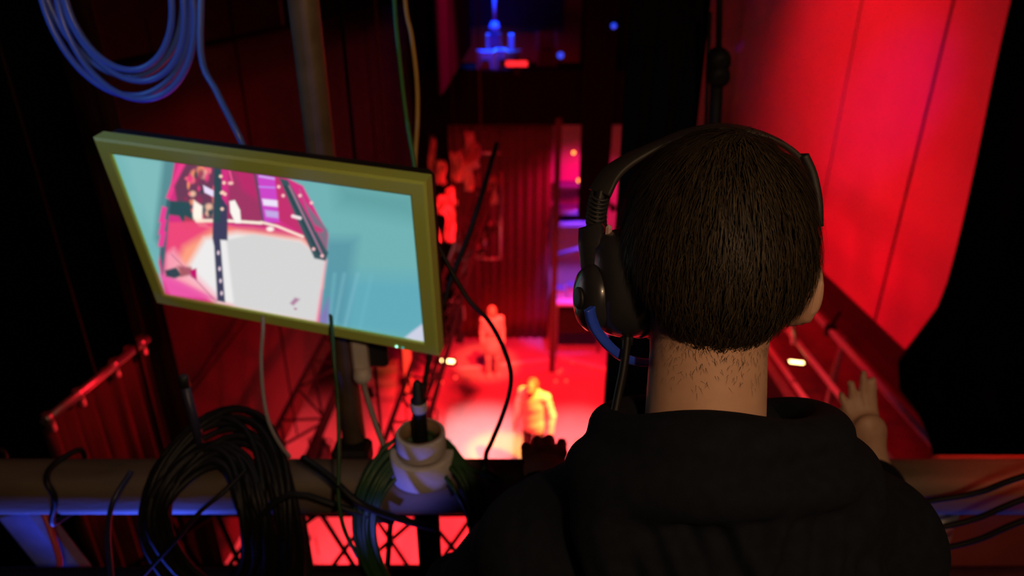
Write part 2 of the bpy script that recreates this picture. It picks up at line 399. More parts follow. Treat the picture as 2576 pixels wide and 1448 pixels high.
for i, (x, y, r) in enumerate(((1405, 936, .04), (1398, 958, .04), (1424, 957, .04), (1412, 930, .035), (1110, 960, .04), (1146, 949, .04), (1440, 911, .03), (1487, 922, .03), (1387, 897, .03))):
    p = aZ(x, y, ZS + .05)
    bulb(p, r, M_dotr, ['small red marker light leftmost on the floor by the post', 'lower left red marker light of the floor cluster by the post', 'lower right red marker light of the floor cluster by the post',
         'top red marker light of the floor cluster by the post', 'red marker light on the floor under the monitor corner', 'red marker light on the floor by the left end of the pale floor strip',
         'red marker light along the right floor strip nearer the post', 'red marker light along the right floor strip nearer the drape', 'red marker light at the foot of the dark post'][i], 'red marker lights on the stage floor')
bulb(aZ(1457, 1117, ZS + .06), .06, mat('amber floor lamp', (1, .5, .1), .4, emit=(1, .42, .06), estr=1.6), 'amber floor light between the left hand and the hood', 'amber floor light')

# ------------------------------------------------------------------ the far end of the stage
bc = drape((-1.3, 13.95), (.82, 13.95), ZS, -.45, 11, .035, 21).build('back_curtain', M_redcloth, smooth=True, solid=.01, label='tall dark red pleated curtain hanging at the back of the stage', cat='curtain')
po = MB(); pc = aZ(1388, 933, ZS); po.box((pc.x, pc.y, ZS + 2.65), (.11, .11, 5.3), bev=.01); po.build('stage_post', mat('dark painted post', (.06, .03, .035), .7), label='thin dark post standing at the right edge of the back curtain', cat='post')
def strip(p, q, label):
    p, q = Vector(p), Vector(q); d = (q - p).normalized(); n = Vector((-d.y, d.x, 0))
    MB().box((p + q) / 2 + Vector((0, 0, .05)), ((q - p).length, .10, .10), (d, n, Vector((0, 0, 1))), bev=.015).build('floor_strip', M_wallR, label=label, cat='floor strip', group='pale strips on the stage floor')
strip(aZ(1142, 936, ZS), aZ(1378, 912, ZS), 'pale strip on the floor left of the dark post')
strip(aZ(1408, 906, ZS), aZ(1545, 940, ZS), 'pale strip on the floor right of the dark post')
# opposite gallery
fg = sbox('far_gallery_floor', (-1.6, 12.9, -.55), (3.2, 14.3, .42), M_black, label='black gallery crossing the far end of the stage', cat='floor')
M_box = mat('grey case in blue light', (.12, .17, .42), .5)  # blue of the light on the cases is put into their colour
def case(px0, py0, px1, py1, Y, dep, name, label, m=M_box):
    a, b = aY(px0, py1, Y), aY(px1, py0, Y); a.z = .42; z0 = a.z; t = thing(name, ((a.x + b.x) / 2, Y + dep / 2, z0), label, 'case')
    MB().box(((a.x + b.x) / 2, Y + dep / 2, (a.z + b.z) / 2), (abs(b.x - a.x), dep, abs(b.z - a.z)), bev=.02).build('body', m, t)
    MB().box(((a.x + b.x) / 2, Y - .012, (a.z + b.z) / 2), (abs(b.x - a.x) * .5, .024, .03), bev=.008).build('handle', M_blacksteel, t)
    for s in (.03, .97):
        MB().box((a.x + (b.x - a.x) * s, Y + dep / 2, (a.z + b.z) / 2), (.03, dep + .01, abs(b.z - a.z) + .012), bev=.008).build('edge_trim', M_alu, t)
    return t
case(1198, 128, 1245, 152, 13.0, .3, 'flight_case', 'blue-lit low case at the left end of the far gallery')
case(1247, 124, 1272, 152, 13.0, .3, 'flight_case', 'blue-lit low case second from the left on the far gallery')
case(1274, 128, 1310, 150, 13.05, .3, 'flight_case', 'blue-lit low case in the middle of the far gallery', mat('dark equipment case', (.06, .06, .07), .5))
case(1224, 86, 1260, 124, 13.4, .3, 'flight_case', 'bright blue-lit upright case stacked at the back of the far gallery')
case(1280, 86, 1292, 116, 13.4, .2, 'flight_case', 'narrow blue-lit case standing at the back of the far gallery')
case(1352, 80, 1400, 150, 13.5, .3, 'flight_case', 'dark case at the right end of the far gallery', mat('dark equipment case', (.06, .06, .07), .5))
t = thing('floor_stand', aY(1243, 100, 13.35), 'blue-lit stand rising above the cases on the far gallery', 'stand')
MB().rod(aY(1244, 90, 13.35), aY(1243, -90, 13.35), .035, 10).build('pole', M_box, t, True)
MB().lathe([(.09, 0), (.11, .06), (.06, .16)], aY(1244, 78, 13.35), (0, 0, 1), 14).build('head', M_box, t, True)
M_blue = mat('blue pilot lamp', (.1, .2, 1), .4, emit=(.01, .07, 1.0), estr=1.0)
bulb(aY(1410, 139, 13.0), .06, M_blue, 'round blue pilot lamp on the right end of the far gallery', 'blue pilot lamps', .42)
bulb(aY(1544, 65, 12.69), .05, M_blue, 'round blue pilot lamp high beside the black drape', 'blue pilot lamps')
t = thing('strip_lamp', aY(1299, 161, 12.86), 'short red strip lamp on the front of the far gallery', 'lamp')
a, b = aY(1272, 160, 12.865), aY(1327, 160, 12.865)
MB().box((a + b) / 2, ((b - a).length, .03, .10), bev=.03).build('tube', mat('red glowing strip', (1, .1, .1), .4, emit=(1, .025, .035), estr=1.15), t)
MB().box((a + b) / 2 + Vector((0, .02, 0)), ((b - a).length + .1, .03, .15), bev=.01).build('housing', M_blacksteel, t); MB().box((a + b) / 2 + Vector((0, .025, -.05)), (.1, .06, .3), bev=.01).build('mount', M_blacksteel, t)
# side panel and drapes at the far gallery
mf = thing('masking_flat', (-.74, 10, .86), 'dim violet flat hanging edge-on left of the far gallery', 'flat')
MB().box((-.74, 10.0, 2.15), (.04, 5.6, 2.6), bev=.01).build('panel', mat('violet black flat', (.0075, .004, .040), .9, spec=0), mf)
for y in (7.6, 12.4): MB().rod((-.74, y, 3.4), (-.74, y, 6.6), .006, 6).build('hanger_wire', M_black, mf)
drape((-4.4, 14.12), (-1.27, 14.12), ZS, 3.0, 12, .04, 33).build('black_drape', M_velour, smooth=True, solid=.008, label='wide black drape added to darken the left half of the back wall', cat='drape')  # added sheet, keeps this part of the back wall dark
drape((1.28, 12.75), (1.86, 12.75), -2.35, 3.0, 5, .03, 35).build('black_drape', M_velour, smooth=True, solid=.008, label='short black drape added to darken the violet corner', cat='drape')  # added sheet, stands in for dark truss and lanterns here
drape((1.25, 13.2), (2.75, 13.2), -.4, 3.4, 9, .05, 31).build('black_drape', M_velour, smooth=True, solid=.008, label='black drape hanging over the right half of the far gallery', cat='drape')
MB().box((-.1, 14.1, 2.0), (2.2, .1, 1.8), bev=.02).build('backing_panel', mat('deep blue panel', (.010, .014, .10), .8), label='dark blue panel behind the cases on the far gallery', cat='panel')
# violet corner behind the post
def shelf(px0, px1, py, Y, dep, th, label, m=M_box):
    a, b = aY(px0, py, Y), aY(px1, py, Y)
    t = thing('wall_shelf', (a + b) / 2, label, 'shelf', 'shelves in the violet corner')
    MB().box(((a.x + b.x) / 2, Y + dep / 2, a.z), (b.x - a.x, dep, th), bev=.01).build('board', m, t)
    for f in (.15, .85):
        x = a.x + (b.x - a.x) * f; MB().prism([(x, Y + dep, a.z - th / 2), (x, Y + .05, a.z - th / 2), (x, Y + dep, a.z - .3)], (.03, 0, 0)).build('bracket', M_steel, t)
    return t
shelf(1396, 1520, 535, 13.75, .52, .10, 'upper pink-lit shelf left of the headset')
shelf(1396, 1520, 566, 13.75, .52, .10, 'second violet-lit shelf left of the headset')
shelf(1396, 1470, 470, 13.9, .38, .05, 'thin high shelf left of the headset')
tb = thing('prop_table', aY(1440, 830, 13.4), 'lavender-lit table against the back wall left of the headset', 'table')
a, b = aY(1396, 750, 13.2), aY(1520, 750, 13.2)
MB().box(((a.x + b.x) / 2, 13.72, -4.45), (b.x - a.x, 1.0, .06), bev=.01).build('tabletop', mat('pale tabletop', (.7, .66, .75), .5), tb)
for x in (a.x + .06, b.x - .06):
    for y in (13.28, 14.16): MB().box((x, y, (ZS - 4.48) / 2), (.06, .06, -4.48 - ZS), bev=.006).build('leg', M_steel, tb)
MB().box(((a.x + b.x) / 2, 13.35, -4.85), (b.x - a.x - .14, .03, .7), bev=.006).build('front_panel', M_dark, tb)
for i, (f, h, lb) in enumerate(((.12, .20, 'small pale box leftmost on the lavender-lit table'), (.36, .27, 'pale box second from the left on the lavender-lit table'), (.60, .24, 'pale box third from the left on the lavender-lit table'))):
    x = a.x + (b.x - a.x) * f; q = thing('storage_box', (x, 13.6, -4.42), lb, 'box', 'pale boxes on the lavender-lit table')
    MB().box((x, 13.6, -4.42 + h / 2), (.19, .3, h), bev=.01).build('body', mat('pale storage box', (.55, .52, .75), .5), q)
    MB().box((x, 13.6, -4.42 + h + .012), (.21, .32, .024), bev=.006).build('lid', M_box, q)
a, b = aY(1398, 641, 13.7), aY(1475, 621, 13.7)
MB().tube([a, b, Vector((b.x + .3, 14.25, b.z + .1))], .05, 10).build('diagonal_pipe', M_box, smooth=True, label='violet-lit diagonal pipe fixed across the violet corner', cat='pipe')
# scaffold frame in front of the back curtain
sf = thing('scaffold_tower', aY(1230, 650, 12.6), 'pale red-lit scaffold frame hanging before the back curtain', 'scaffold')
Ysc = 12.6
for (x0, y0, x1, y1, nm) in ((1262, 430, 1258, 652, 'upright'), (1205, 430, 1200, 652, 'upright'), (1185, 384, 1262, 384, 'crossbar'), (1205, 562, 1262, 562, 'crossbar'), (1198, 650, 1260, 650, 'crossbar'), (1160, 476, 1200, 476, 'crossbar'), (1222, 570, 1212, 640, 'brace')):
    MB().rod(aY(x0, y0, Ysc), aY(x1, y1, Ysc), .03 if nm != 'brace' else .045, 8).build(nm, M_alu, sf, True)
for x in (1208, 1260): p = aY(x, 432, Ysc); MB().rod(p, Vector((p.x, p.y, 6.6)), .008, 6).build('hanger_wire', M_blacksteel, sf)
# jumble of bright cloths hung over the scaffold: each a crumpled hanging piece
M_pale = mat('pale crumpled cloth', (.75, .50, .42), .85, var=.2, scale=12)
def hung_cloth(px, py, Y, wd, ht, seed, label):
    c = aY(px, py, Y); r = random.Random(seed); ph = [r.uniform(0, 6.3) for _ in range(6)]
    def fn(u, v):
        x = (u - .5) * wd * (1 - .2 * abs(v - .4)) + .02 * math.sin(v * 7 + ph[0]); z = (v - .5) * ht + .015 * math.sin(u * 9 + ph[1])
        y = .11 * math.sin(u * 17 + v * 1.5 + ph[2]) + .06 * math.sin(v * 5 - u * 4 + ph[3]) + .05 * math.sin(u * 29 + ph[4])
        return c + Vector((x, y, z))
    MB().grid(fn, 14, 18).build('hung_cloth', M_pale, smooth=True, solid=.02, label=label, cat='cloth', group='pale cloths hung left of the back curtain')
CL = ((1180, 372, 11.9, .16, .55, 'tall narrow pale cloth at the top of the bright jumble'), (1196, 392, 12.0, .14, .40, 'small pale cloth at the top right of the bright jumble'),
      (1150, 418, 11.6, .20, .50, 'crumpled cloth in the upper middle of the bright jumble'), (1178, 440, 11.8, .18, .55, 'long crumpled cloth in the right half of the bright jumble'),
      (1108, 432, 11.2, .18, .36, 'pinkish cloth nearest the monitor top corner'), (1088, 400, 11.4, .10, .75, 'narrow red cloth at the upper left of the bright jumble'),
      (1136, 500, 11.1, .15, .36, 'small orange-lit cloth in the middle of the bright jumble'), (1112, 515, 11.0, .14, .30, 'small dim cloth beside the monitor edge'),
      (1134, 562, 11.0, .15, .62, 'long orange-lit cloth hanging lowest in the jumble'), (1240, 478, 12.5, .14, .50, 'narrow pale cloth hung on the scaffold tower'), (1095, 610, 10.9, .14, .45, 'dim red cloth below the jumble beside the monitor edge'))
for i, (x, y, Y, wd, ht, lb) in enumerate(CL):
    hung_cloth(x, y, Y, wd, ht, 40 + i, lb)
lamp('cloth_lamp', 'SPOT', (1.2, 7.5, 2.0), (1, .07, .03), 300, aY(1140, 470, 11), .1, 16, .6)
# lit flat at the left of the stage floor, and low steps beside it
p = aZ(1030, 985, ZS)
ft = thing('lit_flat', p, 'orange-lit narrow flat standing on the stage under the monitor corner', 'flat')
MB().box(p + Vector((0, 0, .55)), (.16, .05, 1.1), bev=.008).build('panel', mat('pale flat paint', (.8, .62, .42), .8), ft)
MB().prism([p + Vector((0, .02, 0)), p + Vector((0, .5, 0)), p + Vector((0, .02, .8))], (.03, 0, 0)).build('brace', M_steel, ft)
lamp('amber_side_lamp', 'SPOT', (-2.6, 5.2, -2.6), (1, .30, .02), 260, p + Vector((0, 0, .6)), .08, 12, .5)
p = aZ(965, 1003, ZS)
st = thing('stage_steps', p, 'low red-lit steps on the stage floor under the monitor', 'steps')
for k in range(3): MB().box(p + Vector((-.1, .25 * k, .09 + .09 * k)), (.7, .25, .18 + .18 * k), bev=.01).build('step', mat('stage step paint', (.42, .34, .34), .6), st)
# ================================================================== our gallery: rail, pole, monitor, cables
rail = thing('guard_rail', (0, 1.05, 0), 'worn wooden guard rail with black steel posts across the gallery edge', 'railing')
prof = []
for cx_, cz_, a0 in ((.036, .036, 0), (-.036, .036, 90), (-.036, -.036, 180), (.036, -.036, 270)):
    for k in range(5):
        a = math.radians(a0 + k * 22.5); prof.append((cx_ * .42 + .030 * math.cos(a), cz_ * .42 + .031 * math.sin(a)))
nseg = 40; vs = []; fs = []; n = len(prof)
for i in range(nseg + 1):
    x = -4.4 + 8.8 * i / nseg
    for (py_, pz_) in prof: vs.append(Vector((x, 1.045 + py_, 1.055 + pz_)))
for i in range(nseg):
    for k in range(n): fs.append((i * n + k, (i + 1) * n + k, (i + 1) * n + (k + 1) % n, i * n + (k + 1) % n))
MB().add(vs, fs).build('top_beam', M_wood, rail, True)
for x in (-2.4, -1.30, -.44, -.17, .86, 2.0):
    MB().rod((x, 1.06, 0), (x, 1.06, 1.02), .024 if x != .86 else .030, 14).build('post', M_steel if x in (.86,) else M_blacksteel, rail, True)
for z in (.80, .42): MB().rod((-4.4, 1.06, z), (4.4, 1.06, z), .020, 10).build('mid_rail', M_blacksteel, rail, True)
MB().box((0, 1.10, .08), (8.8, .02, .16), bev=.004).build('toe_board', M_dark, rail)
for x in (-1.02, -.86): # dark wraps of cable round the beam
    pts = [(x + .012 * math.sin(k * 1.1), 1.045 + .053 * math.copysign(min(1, abs(1.3 * math.cos(k * math.pi / 8))), math.cos(k * math.pi / 8)), 1.055 + .053 * math.copysign(min(1, abs(1.3 * math.sin(k * math.pi / 8))), math.sin(k * math.pi / 8))) for k in range(16)]
    MB().tube(catmull(pts, 3, True), .0055, 8, True).build('cable_tie', M_rubber, label=('thin black cable tied round the rail at the far left' if x < -1 else 'thin black cable tied round the rail left of the black coil'), cat='cable', smooth=True)
# dark red covered panel at the lower right below the rail
MB().box((1.45, 1.18, .52), (1.10, .03, 1.0), bev=.01).build('infill_panel', mat('dark red infill board', (.34, .05, .04), .7, var=.15, scale=8), label='dark red board filling the railing at the lower right', cat='panel')
lamp('board_fill_lamp', 'SPOT', (1.5, .1, 2.9), (1, .08, .04), 150, (1.45, 1.18, .6), .05, 40, .8)  # added red fill for the infill board

pole = thing('scaffold_pole', (-.327, 1.16, 0), 'grey steel scaffold pole standing behind the monitor', 'pole')
MB().rod((-.327, 1.16, 0), (-.327, 1.16, 4.2), .0245, 28).build('tube', mat('brown grey pole paint', (.20, .15, .095), .4, .3, var=.2, scale=25), pole, True)
MB().lathe([(.05, 0), (.05, .012), (.03, .016), (.03, .05)], (-.327, 1.16, 0), n=20).build('base_plate', M_blacksteel, pole, True)
MB().box((-.327, 1.135, 1.06), (.075, .06, .05), bev=.008).build('rail_clamp', M_blacksteel, pole)

# overhead pipe that carries the hanging cables (above the frame)
ov = thing('overhead_pipe', (0, 1.25, 2.75), 'black overhead pipe carrying hanging cables', 'pipe')
MB().rod((-4.4, 1.25, 2.75), (4.4, 1.25, 2.75), .024, 14).build('tube', M_blacksteel, ov, True)
MB().tube([(-.93, 1.25, 2.775), (-.93, 1.225, 2.76), (-.93, 1.20, 2.60), (-.93, 1.17, 2.42), (-.93, 1.13, 2.40), (-.93, 1.10, 2.43)], .006, 8).build('hook', M_steel, ov, True)

# ---- monitor: pose found from the four screen corners
def norm3(v): return v / np.linalg.norm(v)
_a = norm3(np.array([.50279581, .08208326, -.10420515])); _b = np.array([.00929157, .23022755, .16813168]); _b = norm3(_b - _a * (_b @ _a)); _n = np.cross(_a, _b)
def camv(c): return Vector((c[0], 0, 0)) + FW * c[2] - UP * c[1]
SW, SH = .522, .2895
ctr_c = np.array([-.4033, -.0640, 1.1545])
MX, MY, MN = camv(_a), camv(_b), camv(-_n)       # right, down, towards the viewer
MC = CAM + camv(ctr_c)
def mp(u, v, d=0.0): return MC + MX * (u * SW / 2) + MY * (v * SH / 2) + MN * d
mon = thing('monitor', MC - Vector((0, 0, .22)), 'flat monitor with pale olive frame tilted above the rail showing a stage view', 'monitor')
BZ = .026
bz = MB(); ow, oh = SW / 2 + BZ, SH / 2 + BZ
def ringv(w_, h_, d, r=.0):
    return [MC + MX * x + MY * y + MN * d for x, y in ((-w_, -h_), (w_, -h_), (w_, h_), (-w_, h_))]
lay = [ringv(SW / 2, SH / 2, -.001), ringv(SW / 2, SH / 2, .0035), ringv(SW / 2 + .003, SH / 2 + .003, .0055), ringv(ow - .004, oh - .004, .0055), ringv(ow, oh, .002), ringv(ow, oh, -.022)]
vs = [v for l in lay for v in l]; fs = [(i * 4 + k, i * 4 + (k + 1) % 4, (i + 1) * 4 + (k + 1) % 4, (i + 1) * 4 + k) for i in range(len(lay) - 1) for k in range(4)]
bz.add(vs, fs).build('bezel', M_bezel, mon, label='pale olive front frame')
MB().box(MC - MN * .034, (ow * 1.98, oh * 1.98, .03), (MX, MY, MN), bev=.008).build('back_shell', M_plastmatt, mon)
MB().box(MC - MN * .062, (.22, .18, .035), (MX, MY, MN), bev=.012).build('rear_housing', M_plastmatt, mon)
br = MB(); br.box(MC - MN * .082, (.10, .10, .012), (MX, MY, MN), bev=.003); br.rod(MC - MN * .085, Vector((-.327, 1.16, MC.z - .03)), .014, 12); br.box((-.327, 1.16, MC.z - .03), (.07, .07, .06), bev=.01)
br.build('wall_bracket', M_blacksteel, mon)
for k, c in enumerate(((.4, 1, .9), (.05, .45, .45))):
    q = mp(.80 + .045 * k, 1.13, .0055)
    MB().lathe([(.0022, -.001), (.0022, .0012), (.001, .0018)], q, MN, 10).build('power_light', mat('power light %d' % k, c, .3, emit=c, estr=2.0 if k == 0 else .8), mon)
for k in range(5): MB().box(mp(.55 + .06 * k, 1.19, -.012), (.010, .004, .006), (MX, MY, MN), bev=.001).build('button', M_plast, mon)

# ---- the picture on the screen: a coarse raster of colour values stored on a fine grid
NX, NY = 400, 224
def homog(src, dst):
    A = []
    for (x, y), (u, v) in zip(src, dst): A += [[x, y, 1, 0, 0, 0, -u * x, -u * y, -u], [0, 0, 0, x, y, 1, -v * x, -v * y, -v]]
    return np.linalg.svd(np.array(A, float))[2][-1].reshape(3, 3)
Hm = homog([(0, 0), (1, 0), (1, 1), (0, 1)], [(285, 388), (1030, 492), (1080, 858), (428, 738)])
gu, gv = np.meshgrid(np.linspace(0, 1, NX), np.linspace(0, 1, NY))
q = np.stack([gu, gv, np.ones_like(gu)], -1) @ Hm.T
PX, PY = q[..., 0] / q[..., 2], q[..., 1] / q[..., 2]
def lin(c): c = np.array(c, float) / 255; return np.where(c <= .04045, c / 12.92, ((c + .055) / 1.055) ** 2.4)
IMG = np.zeros((NY, NX, 3)); IMG[:] = (0, 0, 0)
def sdpoly(pts):
    d = np.full(PX.shape, 1e9); s = np.ones(PX.shape); n = len(pts); j = n - 1
    for i in range(n):
        xi, yi = pts[i]; xj, yj = pts[j]; ex, ey = xj - xi, yj - yi; wx, wy = PX - xi, PY - yi
        t = np.clip((wx * ex + wy * ey) / (ex * ex + ey * ey + 1e-9), 0, 1)
        d = np.minimum(d, (wx - ex * t) ** 2 + (wy - ey * t) ** 2)
        c1 = PY >= yi; c2 = PY < yj; c3 = ex * wy > ey * wx
        flip = (c1 & c2 & c3) | (~c1 & ~c2 & ~c3); s = np.where(flip, -s, s); j = i
    return s * np.sqrt(d)
def put(mask, col):
    global IMG
    IMG = IMG * (1 - mask[..., None]) + np.array(lin(col)) * mask[..., None]
def poly(pts, col, soft=2.5, op=1.0): put(np.clip(.5 - sdpoly(pts) / (2 * soft), 0, 1) * op, col)
def line(pts, w_, col, soft=2.0, op=1.0):
    d = np.full(PX.shape, 1e9)
    for (x0, y0), (x1, y1) in zip(pts[:-1], pts[1:]):
        ex, ey = x1 - x0, y1 - y0; t = np.clip(((PX - x0) * ex + (PY - y0) * ey) / (ex * ex + ey * ey + 1e-9), 0, 1)
        d = np.minimum(d, np.hypot(PX - x0 - ex * t, PY - y0 - ey * t))
    put(np.clip(.5 - (d - w_ / 2) / (2 * soft), 0, 1) * op, col)
def blob(x, y, rx, ry, col, soft=.5, op=1.0):
    d = np.hypot((PX - x) / rx, (PY - y) / ry); put(np.clip((1 + soft - d) / (2 * soft), 0, 1) * op, col)
# teal cloth background with soft vertical variation
put(np.ones(PX.shape), (112, 178, 180))
poly([(300, 380), (430, 405), (395, 600), (340, 500)], (132, 190, 190), 20, .7)
poly([(410, 400), (460, 410), (420, 640), (395, 600)], (78, 128, 138), 9, .8)
poly([(840, 460), (1040, 490), (1050, 560), (850, 520)], (86, 150, 152), 25, .6)
poly([(840, 690), (1090, 700), (1090, 860), (820, 830)], (92, 168, 188), 30, .8)
poly([(820, 600), (900, 600), (880, 820), (805, 810)], (86, 146, 164), 18, .8)
for x0, x1, c in ((848, 838, (120, 190, 200)), (872, 850, (128, 190, 204)), (905, 876, (132, 190, 206)), (940, 915, (110, 182, 196))):
    line([(x0, 690), (x1, 835)], 7, c, 5, .5)
poly([(815, 800), (835, 750), (840, 830), (815, 830)], (150, 90, 190), 7, .6)
poly([(1075, 812), (1095, 800), (1090, 870), (1030, 848), (1045, 835)], (205, 208, 228), 4)
# the stage seen on the screen: magenta scene
poly([(440, 405), (700, 440), (760, 470), (828, 590), (815, 812), (600, 790), (428, 745), (408, 660), (420, 560)], (214, 50, 130), 3)
poly([(575, 425), (640, 435), (690, 560), (700, 572), (575, 560)], (160, 54, 100), 5)
poly([(585, 425), (650, 440), (670, 520), (610, 480)], (196, 40, 110), 8, .7)
poly([(636, 440), (658, 442), (680, 560), (662, 560)], (84, 70, 92), 3, .9)
poly([(644, 438), (690, 446), (706, 560), (668, 562)], (206, 70, 200), 3)
line([(652, 446), (688, 452)], 5, (200, 170, 240), 2); line([(652, 472), (690, 474)], 4, (190, 140, 240), 2)
poly([(660, 502), (700, 506), (700, 522), (664, 518)], (238, 226, 250), 2.5); poly([(668, 530), (702, 534), (702, 550), (672, 546)], (196, 170, 230), 3)
poly([(690, 448), (716, 455), (770, 560), (765, 590), (706, 556)], (196, 50, 110), 3)
# bright cloths upper left
poly([(450, 415), (466, 412), (432, 500), (420, 500)], (240, 62, 140), 2.5)
poly([(468, 414), (545, 425), (545, 560), (500, 570), (450, 520), (440, 470)], (110, 60, 88), 4)
for k in range(46):
    x = random.uniform(462, 544); y = random.uniform(420, 560); c = random.choice([(250, 150, 110), (240, 60, 130), (255, 200, 170), (60, 84, 92), (150, 50, 90), (252, 110, 130), (50, 70, 80)])
    blob(x, y, random.uniform(3, 9), random.uniform(4, 14), c, .5, .85)
poly([(490, 505), (512, 520), (512, 555), (535, 575), (505, 570), (488, 545)], (255, 246, 232), 3)
poly([(512, 468), (548, 486), (545, 500), (516, 486)], (236, 222, 250), 2)
poly([(425, 505), (480, 510), (492, 560), (470, 570), (455, 545), (420, 540)], (44, 78, 86), 3)
poly([(470, 545), (500, 560), (478, 580), (466, 570)], (190, 60, 90), 3)
# glowing floor
poly([(428, 560), (560, 556), (600, 575), (800, 610), (826, 656), (810, 805), (600, 775), (428, 690)], (240, 74, 120), 4, .9)
poly([(470, 620), (545, 575), (640, 580), (770, 600), (810, 650), (815, 720), (560, 760), (440, 690)], (255, 170, 130), 12, .85)
poly([(520, 600), (600, 585), (760, 606), (822, 656), (806, 806), (690, 790), (560, 760), (470, 690)], (238, 236, 236), 10)
poly([(575, 604), (640, 590), (760, 610), (822, 658), (804, 806), (600, 768)], (214, 214, 214), 4)
line([(572, 556), (660, 562)], 7, (255, 240, 225), 2); line([(660, 560), (700, 570), (765, 596)], 6, (255, 226, 210), 2); line([(500, 556), (545, 556)], 8, (255, 230, 210), 3)
poly([(579, 508), (592, 505), (606, 530), (610, 562), (596, 562), (582, 535)], (252, 246, 240), 2)
blob(683, 577, 9, 6, (255, 240, 232), .4)
# left lower corner
poly([(425, 640), (445, 625), (470, 660), (560, 745), (520, 740), (425, 700)], (252, 170, 190), 9, .8)
poly([(412, 690), (440, 695), (560, 752), (440, 745)], (238, 90, 170), 6, .9)
poly([(424, 680), (452, 672), (470, 692), (450, 700), (428, 695)], (52, 70, 80), 3); poly([(455, 668), (490, 672), (496, 690), (466, 696)], (170, 90, 100), 4); poly([(488, 680), (503, 674), (505, 704), (490, 696)], (196, 20, 110), 2)
line([(440, 640), (556, 758)], 3, (180, 90, 130), 1.5, .7)
poly([(423, 505), (432, 510), (424, 640), (420, 690), (410, 640)], (60, 100, 112), 3)
for y in (560, 590, 620): poly([(412, y - 40), (424, y - 36), (418, y), (405, y)], (238, 60, 150), 3)
# three dark trusses
poly([(538, 424), (556, 428), (560, 500), (575, 520), (578, 605), (560, 604), (578, 760), (558, 756), (545, 620), (540, 600)], (62, 62, 92), 2.2)
poly([(540, 424), (554, 428), (558, 560), (544, 560)], (44, 74, 82), 2.5)
for y in (446, 462, 486, 487, 527): blob(556 + random.uniform(-2, 8), y, 4, 4, (255, 214, 190), .5)
for y in (636, 676, 706, 737): blob(556 + (y - 636) * .12, y, 3, 5, (236, 210, 226), .5)
line([(575, 428), (585, 462)], 4, (250, 90, 150), 2); blob(580, 463, 6, 4, (255, 200, 190), .5); blob(567, 490, 4, 4, (255, 210, 190), .5)
poly([(700, 450), (722, 456), (830, 636), (824, 656), (796, 650), (752, 560)], (56, 84, 92), 2.5)
line([(726, 470), (815, 640)], 4, (190, 130, 160), 1.8, .8); line([(716, 470), (806, 640)], 3, (34, 60, 66), 1.5)
poly([(752, 478), (766, 510), (826, 580), (826, 632), (780, 545)], (110, 116, 130), 3.5, .9); poly([(790, 565), (815, 578), (812, 586), (796, 582)], (206, 60, 120), 3)
line([(738, 545), (756, 550)], 8, (246, 226, 230), 2)
for x, y in ((754, 494), (783, 512), (793, 627), (815, 644), (700, 472), (712, 494)): blob(x, y, 4, 4, (255, 196, 200), .5)
poly([(740, 762), (752, 748), (764, 752), (748, 768)], (170, 110, 150), 3, .9); blob(754, 776, 4, 2.5, (176, 110, 150), .5)
sv = [mp(2 * u - 1, 2 * v - 1, .0) for v in np.linspace(0, 1, NY) for u in np.linspace(0, 1, NX)]
sf_ = [(j * NX + i, (j + 1) * NX + i, (j + 1) * NX + i + 1, j * NX + i + 1) for j in range(NY - 1) for i in range(NX - 1)]
scr = MB().add(sv, sf_)
ms = bpy.data.materials.new('lit screen'); ms.use_nodes = True; nt = ms.node_tree; b_ = nt.nodes['Principled BSDF']
b_.inputs['Base Color'].default_value = (.01, .01, .01, 1); b_.inputs['Roughness'].default_value = .35
at_ = nt.nodes.new('ShaderNodeAttribute'); at_.attribute_name = 'picture'; nt.links.new(at_.outputs['Color'], b_.inputs['Emission Color']); b_.inputs['Emission Strength'].default_value = 1.0
so = scr.build('screen', ms, mon, label='lit screen showing the stage from above')
ca = so.data.attributes.new('picture', 'FLOAT_COLOR', 'POINT')
ca.data.foreach_set('color', np.concatenate([IMG, np.ones((NY, NX, 1))], -1).astype(np.float32).ravel())

# ---- cables and small things
def cable(name, pts, r, m, label, n=8, k=8, cat='cable', group=None, parent=None):
    return MB().tube(catmull(pts, k), r, n).build(name, m, parent, True, label if parent is None else None, cat if parent is None else None, group)
# blue network cable coil, top left
def loops(n, c, ax, ay, rx, ry, jit, seed, per=14, start=0, tail0=None, tail1=None, drift=(0, 0, 0), over=None):
    r = random.Random(seed); pts = []
    if tail0: pts += [Vector(p) for p in tail0]
    N = n * per; cx = [r.uniform(-1, 1) for _ in range(n + 2)]; cy = [r.uniform(-1, 1) for _ in range(n + 2)]; cr = [r.uniform(-1, 1) for _ in range(n + 2)]
    for i in range(N + 1):
        f = i / per; k = int(f); t = f - k; sm = t * t * (3 - 2 * t); L = lambda q: q[k] * (1 - sm) + q[k + 1] * sm
        a = start + 2 * math.pi * f
        rad = 1 + jit * L(cr)
        p = Vector(c) + Vector(ax) * (rx * rad * math.cos(a) + jit * .6 * rx * L(cx)) + Vector(ay) * (ry * rad * math.sin(a) + jit * .5 * ry * L(cy))
        p += Vector(ax).cross(Vector(ay)) * (jit * .25 * rx * L(cy)) + Vector(drift) * (i / N)
        if over is not None and p.z > over:      # the top of the loop lies back over the rail
            e = p.z - over; p = Vector((p.x, p.y + e * .85, over + e * .55))
        pts.append(p)
    if tail1: pts += [Vector(p) for p in tail1]
    return pts
ctr0 = aD(296, 40, 1.22)
tail = [aD(505, 130, 1.20), aD(545, 230, 1.20), aD(590, 320, 1.20), aD(622, 395, 1.22), aD(650, 520, 1.28)]
cr_, cu_ = Vector((1, 0, 0)), Vector((0, .06, 1)).normalized()
